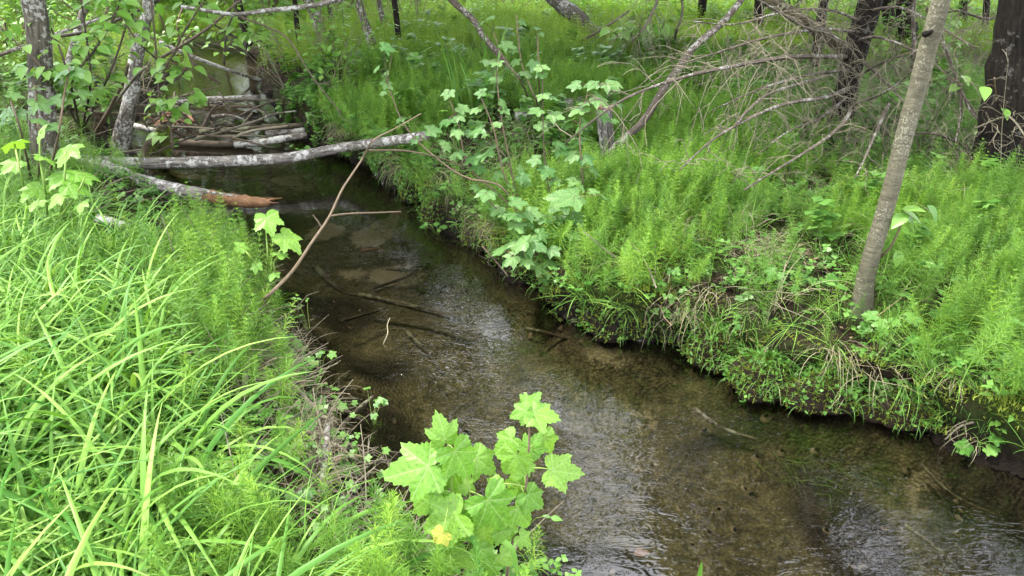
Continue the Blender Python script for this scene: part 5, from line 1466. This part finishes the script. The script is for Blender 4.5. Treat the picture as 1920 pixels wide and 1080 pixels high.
# herbs
pts = sample(15000, -1.6, 5.5, 1.5, 8.5, lambda x, y, d, r, z: r * sstep((d - .02) / .05) * np.clip(.35 + .9 * nz(x, y, 1.9, 53), .05, 1) * (.45 + .55 * np.exp(-(d / .4) ** 2)))
scatter('ground_herbs', 'low small-leaved herbs between the horsetails on the right bank', 'herbs', pts, sc_(pts, .6, 1.3), .3)
pts = sample(5000, -3.6, .4, 1.0, 6, lambda x, y, d, r, z: (~r) * sstep((d - .0) / .05) * (.25 + .5 * np.exp(-(d / .3) ** 2)))
scatter('ground_herbs', 'low small-leaved herbs along the left bank', 'herbs', pts, sc_(pts, .6, 1.2), .3)
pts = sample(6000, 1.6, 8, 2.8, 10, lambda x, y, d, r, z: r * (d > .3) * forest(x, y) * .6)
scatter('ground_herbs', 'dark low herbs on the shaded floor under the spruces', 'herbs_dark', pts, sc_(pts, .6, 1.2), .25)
pts = sample(5200, -9, 12, 4.6, 17, lambda x, y, d, r, z: (d > .12) * np.clip(.18 + 1.2 * nz(x, y, .7, 63), 0, 1) * np.where(r, .45, 1.0))
scatter('undergrowth', 'leafy undergrowth between the far trunks', 'leafy', pts, sc_(pts, .55, 1.1), .15)
pts = sample(900, -2.6, -.6, 4.6, 7.2, lambda x, y, d, r, z: r * (d > -.02) * np.exp(-(d / .45) ** 2))
scatter('ground_herbs', 'pale cress-like herb carpet on the right bank by the log end', 'leafy', pts, sc_(pts, .25, .5), .2)
pts = sample(15000, -1.5, 3.6, 1.5, 7, lambda x, y, d, r, z: r * (d > .01) * np.exp(-((d - .10) / .07) ** 2) * np.clip(.5 + 1.3 * nz(x, y, 2.6, 93), 0, 1))
scatter('hanging_grass', 'dry and green grass fringe hanging down the cut face of the right bank', 'fringe', pts, sc_(pts, .5, 1.15), .25, cat='grass', heading=outward(pts[:, 0], pts[:, 1]))
pts = sample(7000, -1.5, 3.6, 1.5, 7, lambda x, y, d, r, z: r * (d > .0) * np.exp(-((d - .07) / .06) ** 2) * .5)
scatter('ground_herbs', 'tiny herbs rooted in the cut face of the right bank', 'herbs', pts, sc_(pts, .4, .9), .7)
def brush(b, r):
    for k in range(5):
        p = Vector((r.gauss(0, .12), r.gauss(0, .12), 0)); d = hrand(r, 40, 85); L = r.uniform(.6, 1.5)
        path = tube(b, [p, p + d * L * .5 + Vector((0, 0, .05)), p + d * L + Vector((r.uniform(-.1, .1), 0, -.05))], .007, .002, 4, 6, 0, k, cap=False)
        twigs(b, path, 7, .12, .4, .0025, r, -.1, 2, f0=.2)
protos('brush', mk(brush, M['twig'], 4, 150))
def leafbush(b, r):
    for k in range(7):
        d = hrand(r, 35, 85); L = r.uniform(.5, 1.1)
        e0 = Vector((0, 0, 0))
        tube(b, [e0, e0 + d * L * .5, e0 + d * L], .004, .002, 3, 3, 0, k, cap=False)
        for q in range(15):
            p = d * L * r.uniform(.25, 1) + Vector((r.gauss(0, .07), r.gauss(0, .07), r.gauss(0, .05)))
            t_ = hrand(r, -40, 15); l_ = r.uniform(.06, .11); sv = Vector((-t_.y, t_.x, r.uniform(-.3, .3))) * l_ * .32
            b.add([p, p + t_ * l_ * .45 + sv, p + t_ * l_, p + t_ * l_ * .45 - sv], [(0, 1, 2), (0, 2, 3)], None, r.random())
protos('leafbush', mk(leafbush, M['ovate'], 4, 160))
pts = sample(800, -12, 14, 7.5, 20, lambda x, y, d, r, z: (d > .2) * np.clip(.12 + 1.1 * nz(x, y, .6, 113), 0, 1) * np.where(r & (x < 3) & (y < 11), .4, 1.2))
scatter('brushwood', 'bare twiggy brushwood between the far trunks', 'brush', pts, sc_(pts, .6, 1.1), .2, cat='brushwood')
pts = sample(1100, -12, 14, 7.0, 20, lambda x, y, d, r, z: (d > .15) * np.clip(.15 + 1.3 * nz(x, y, .5, 123), 0, 1) * np.where(r & (x > -1) & (x < 4) & (y < 11.5), .2, 1.2))
scatter('undergrowth', 'leafy bushes in the far background under the trees', 'leafbush', pts, sc_(pts, .6, 1.15), .15)
pts = sample(900, -16, -3.5, 10.5, 24, lambda x, y, d, r, z: (d > .7) * .4)
scatter('undergrowth', 'tall leafy thicket behind the upstream bend', 'leafbush', pts, sc_(pts, 1.1, 2.4), .15)
pts = sample(260, 1.6, 6.5, 3.9, 8.5, lambda x, y, d, r, z: forest(x, y) * .5)
pts = pts[RNG.uniform(0, 1, len(pts)) < .9]
scatter('brushwood', 'low tangle of dead twigs on the shaded ground around the dead spruce', 'brush', pts, sc_(pts, .3, .7), .7, cat='brushwood')
pts = sample(420, -34, 34, 26, 52, lambda x, y, d, r, z: np.full(x.shape, .35))
protos('far_tree', CROWN['spruce'])
scatter('far_wood', 'wood of dark spruces beyond the meadow, seen mirrored in the stream', 'far_tree', pts, sc_(pts, 1.0, 1.7), .03, cat='wood')  # spruces added out of view to block low sky from the water's reflections
pts = sample(900, -1.3, 4.5, 2.5, 8.5, lambda x, y, d, r, z: r * (d > .25) * np.clip(.15 + 1.2 * nz(x, y, 1.0, 133), 0, 1) * .6)
scatter('undergrowth', 'broader-leaved herbs scattered among the right bank horsetails', 'leafy', pts, sc_(pts, .4, .85), .2)
pts = sample(700, -1.3, 4.5, 2.4, 8.5, lambda x, y, d, r, z: r * (d > .15) * .35)
scatter('dead_stalks', 'thin dry stalks sticking out of the right bank horsetails', 'straw', pts, sc_(pts, .7, 1.3), .3, cat='straw')
# moss, straw, litter
pts = sample(16000, -1.4, 4.0, 1.6, 6.5, lambda x, y, d, r, z: r * (d > .0) * (np.exp(-((d - .14) / .09) ** 2) * np.clip(.5 + 1.2 * nz(x, y, 2.2, 73), 0, 1) + .9 * np.exp(-((x - .62) ** 2 + (y - 2.98) ** 2) / .03)))
scatter('moss', 'yellow-green moss on the lip of the right bank', 'moss', pts, sc_(pts, .7, 1.4), .5, cat='moss')
def strawd(x, y, d, r, z):
    u, v = px_of(x, y, z)
    g = np.exp(-(((u - 1540) / 170) ** 2 + ((v - 690) / 32) ** 2)) + .6 * np.exp(-(((u - 1290) / 40) ** 2 + ((v - 560) / 30) ** 2)) + .35 * np.exp(-(((u - 1400) / 60) ** 2 + ((v - 480) / 30) ** 2))
    return g * (d > .02)
pts = sample(2600, .4, 2.4, 1.9, 3.8, strawd)
scatter('dry_straw', 'mat of dry pale straw on the right bank edge below the sapling', 'flat_straw', pts + np.array([0, 0, .02]), sc_(pts, .7, 1.3), .25, cat='straw')
pts = sample(1600, -1.9, .2, 1.3, 3.9, lambda x, y, d, r, z: (~r) * (d > .1) * (d < .45) * .4)
scatter('twig_litter', 'small grey dead twigs tangled along the left bank edge', 'twiglets', pts + np.array([0, 0, .02]), sc_(pts, .5, 1.1), .5, cat='twigs')
def strawl(x, y, d, r, z):
    u, v = px_of(x, y, z)
    g = np.exp(-(((u - 520) / 40) ** 2 + ((v - 700) / 60) ** 2)) + np.exp(-(((u - 605) / 45) ** 2 + ((v - 920) / 60) ** 2)) + .5 * np.exp(-(((u - 560) / 60) ** 2 + ((v - 800) / 60) ** 2))
    return g * (~r) * (d > .0)
pts = sample(3200, -1.6, .2, 1.3, 3.4, strawl)[::3]
scatter('dry_straw', 'dry pale straw hanging down the left bank over the roots', 'straw', pts, sc_(pts, .4, .9), .3, cat='straw')
pts = sample(4000, -1.6, .2, 1.3, 3.4, strawl)[::2]
scatter('dry_straw', 'flattened dry straw among the left bank roots', 'flat_straw', pts + np.array([0, 0, .01]), sc_(pts, .5, 1.0), .3, cat='straw')
pts = sample(7000, -3.5, 6.5, 1.6, 10, lambda x, y, d, r, z: (d > .02) * (.2 + .75 * forest(x, y)))
scatter('leaf_litter', 'brown dead leaves and needles on the forest floor', 'litter', pts + np.array([0, 0, .008]), sc_(pts, .7, 1.4), .2, cat='litter')
pts = sample(2200, -5, 7.5, 2.2, 11, lambda x, y, d, r, z: (d > .05) * (.12 + .8 * forest(x, y) + .35 * (~r) * (y > 5)))
scatter('twig_litter', 'small fallen twigs strewn over the forest floor', 'twiglets', pts, sc_(pts, .7, 1.5), .2, cat='twigs')
# in the stream
def gravd(x, y, d, r, z):
    return (d < -.05) * (1 - sstep((y - 5) / 2)) * np.clip(.35 + .8 * nz(x, y, 2.5, 83), .05, 1)
pts = sample(15000, -2.6, 2.2, 1.2, 6, gravd)
scatter('gravel', 'brown gravel on the stream bed', 'pebble', pts, np.clip(RNG.lognormal(-4.7, .5, len(pts)), .003, .032), .2, cat='gravel')
def weedd(x, y, d, r, z):
    u, v = px_of(x, y, z)
    g = 0
    for px, py, rx, ry, a in [(830, 480, 60, 60, 1), (900, 545, 60, 40, .7), (780, 440, 40, 40, .8), (1530, 850, 70, 40, 1), (1380, 720, 60, 25, .9), (1010, 640, 70, 18, .6), (720, 400, 60, 40, .5), (640, 780, 30, 60, .4), (1250, 700, 60, 20, .5)]:
        g = g + a * np.exp(-(((u - px) / rx) ** 2 + ((v - py) / ry) ** 2))
    return (d < -.12) * np.clip(g, 0, 1) * .9
pts = sample(7000, -2.2, 2.2, 1.4, 5.5, weedd)
scatter('water_weed', 'strands of green water weed on the stream bed', 'weed', pts, sc_(pts, .5, 1.1), .1, heading=R(-53), cat='weed')
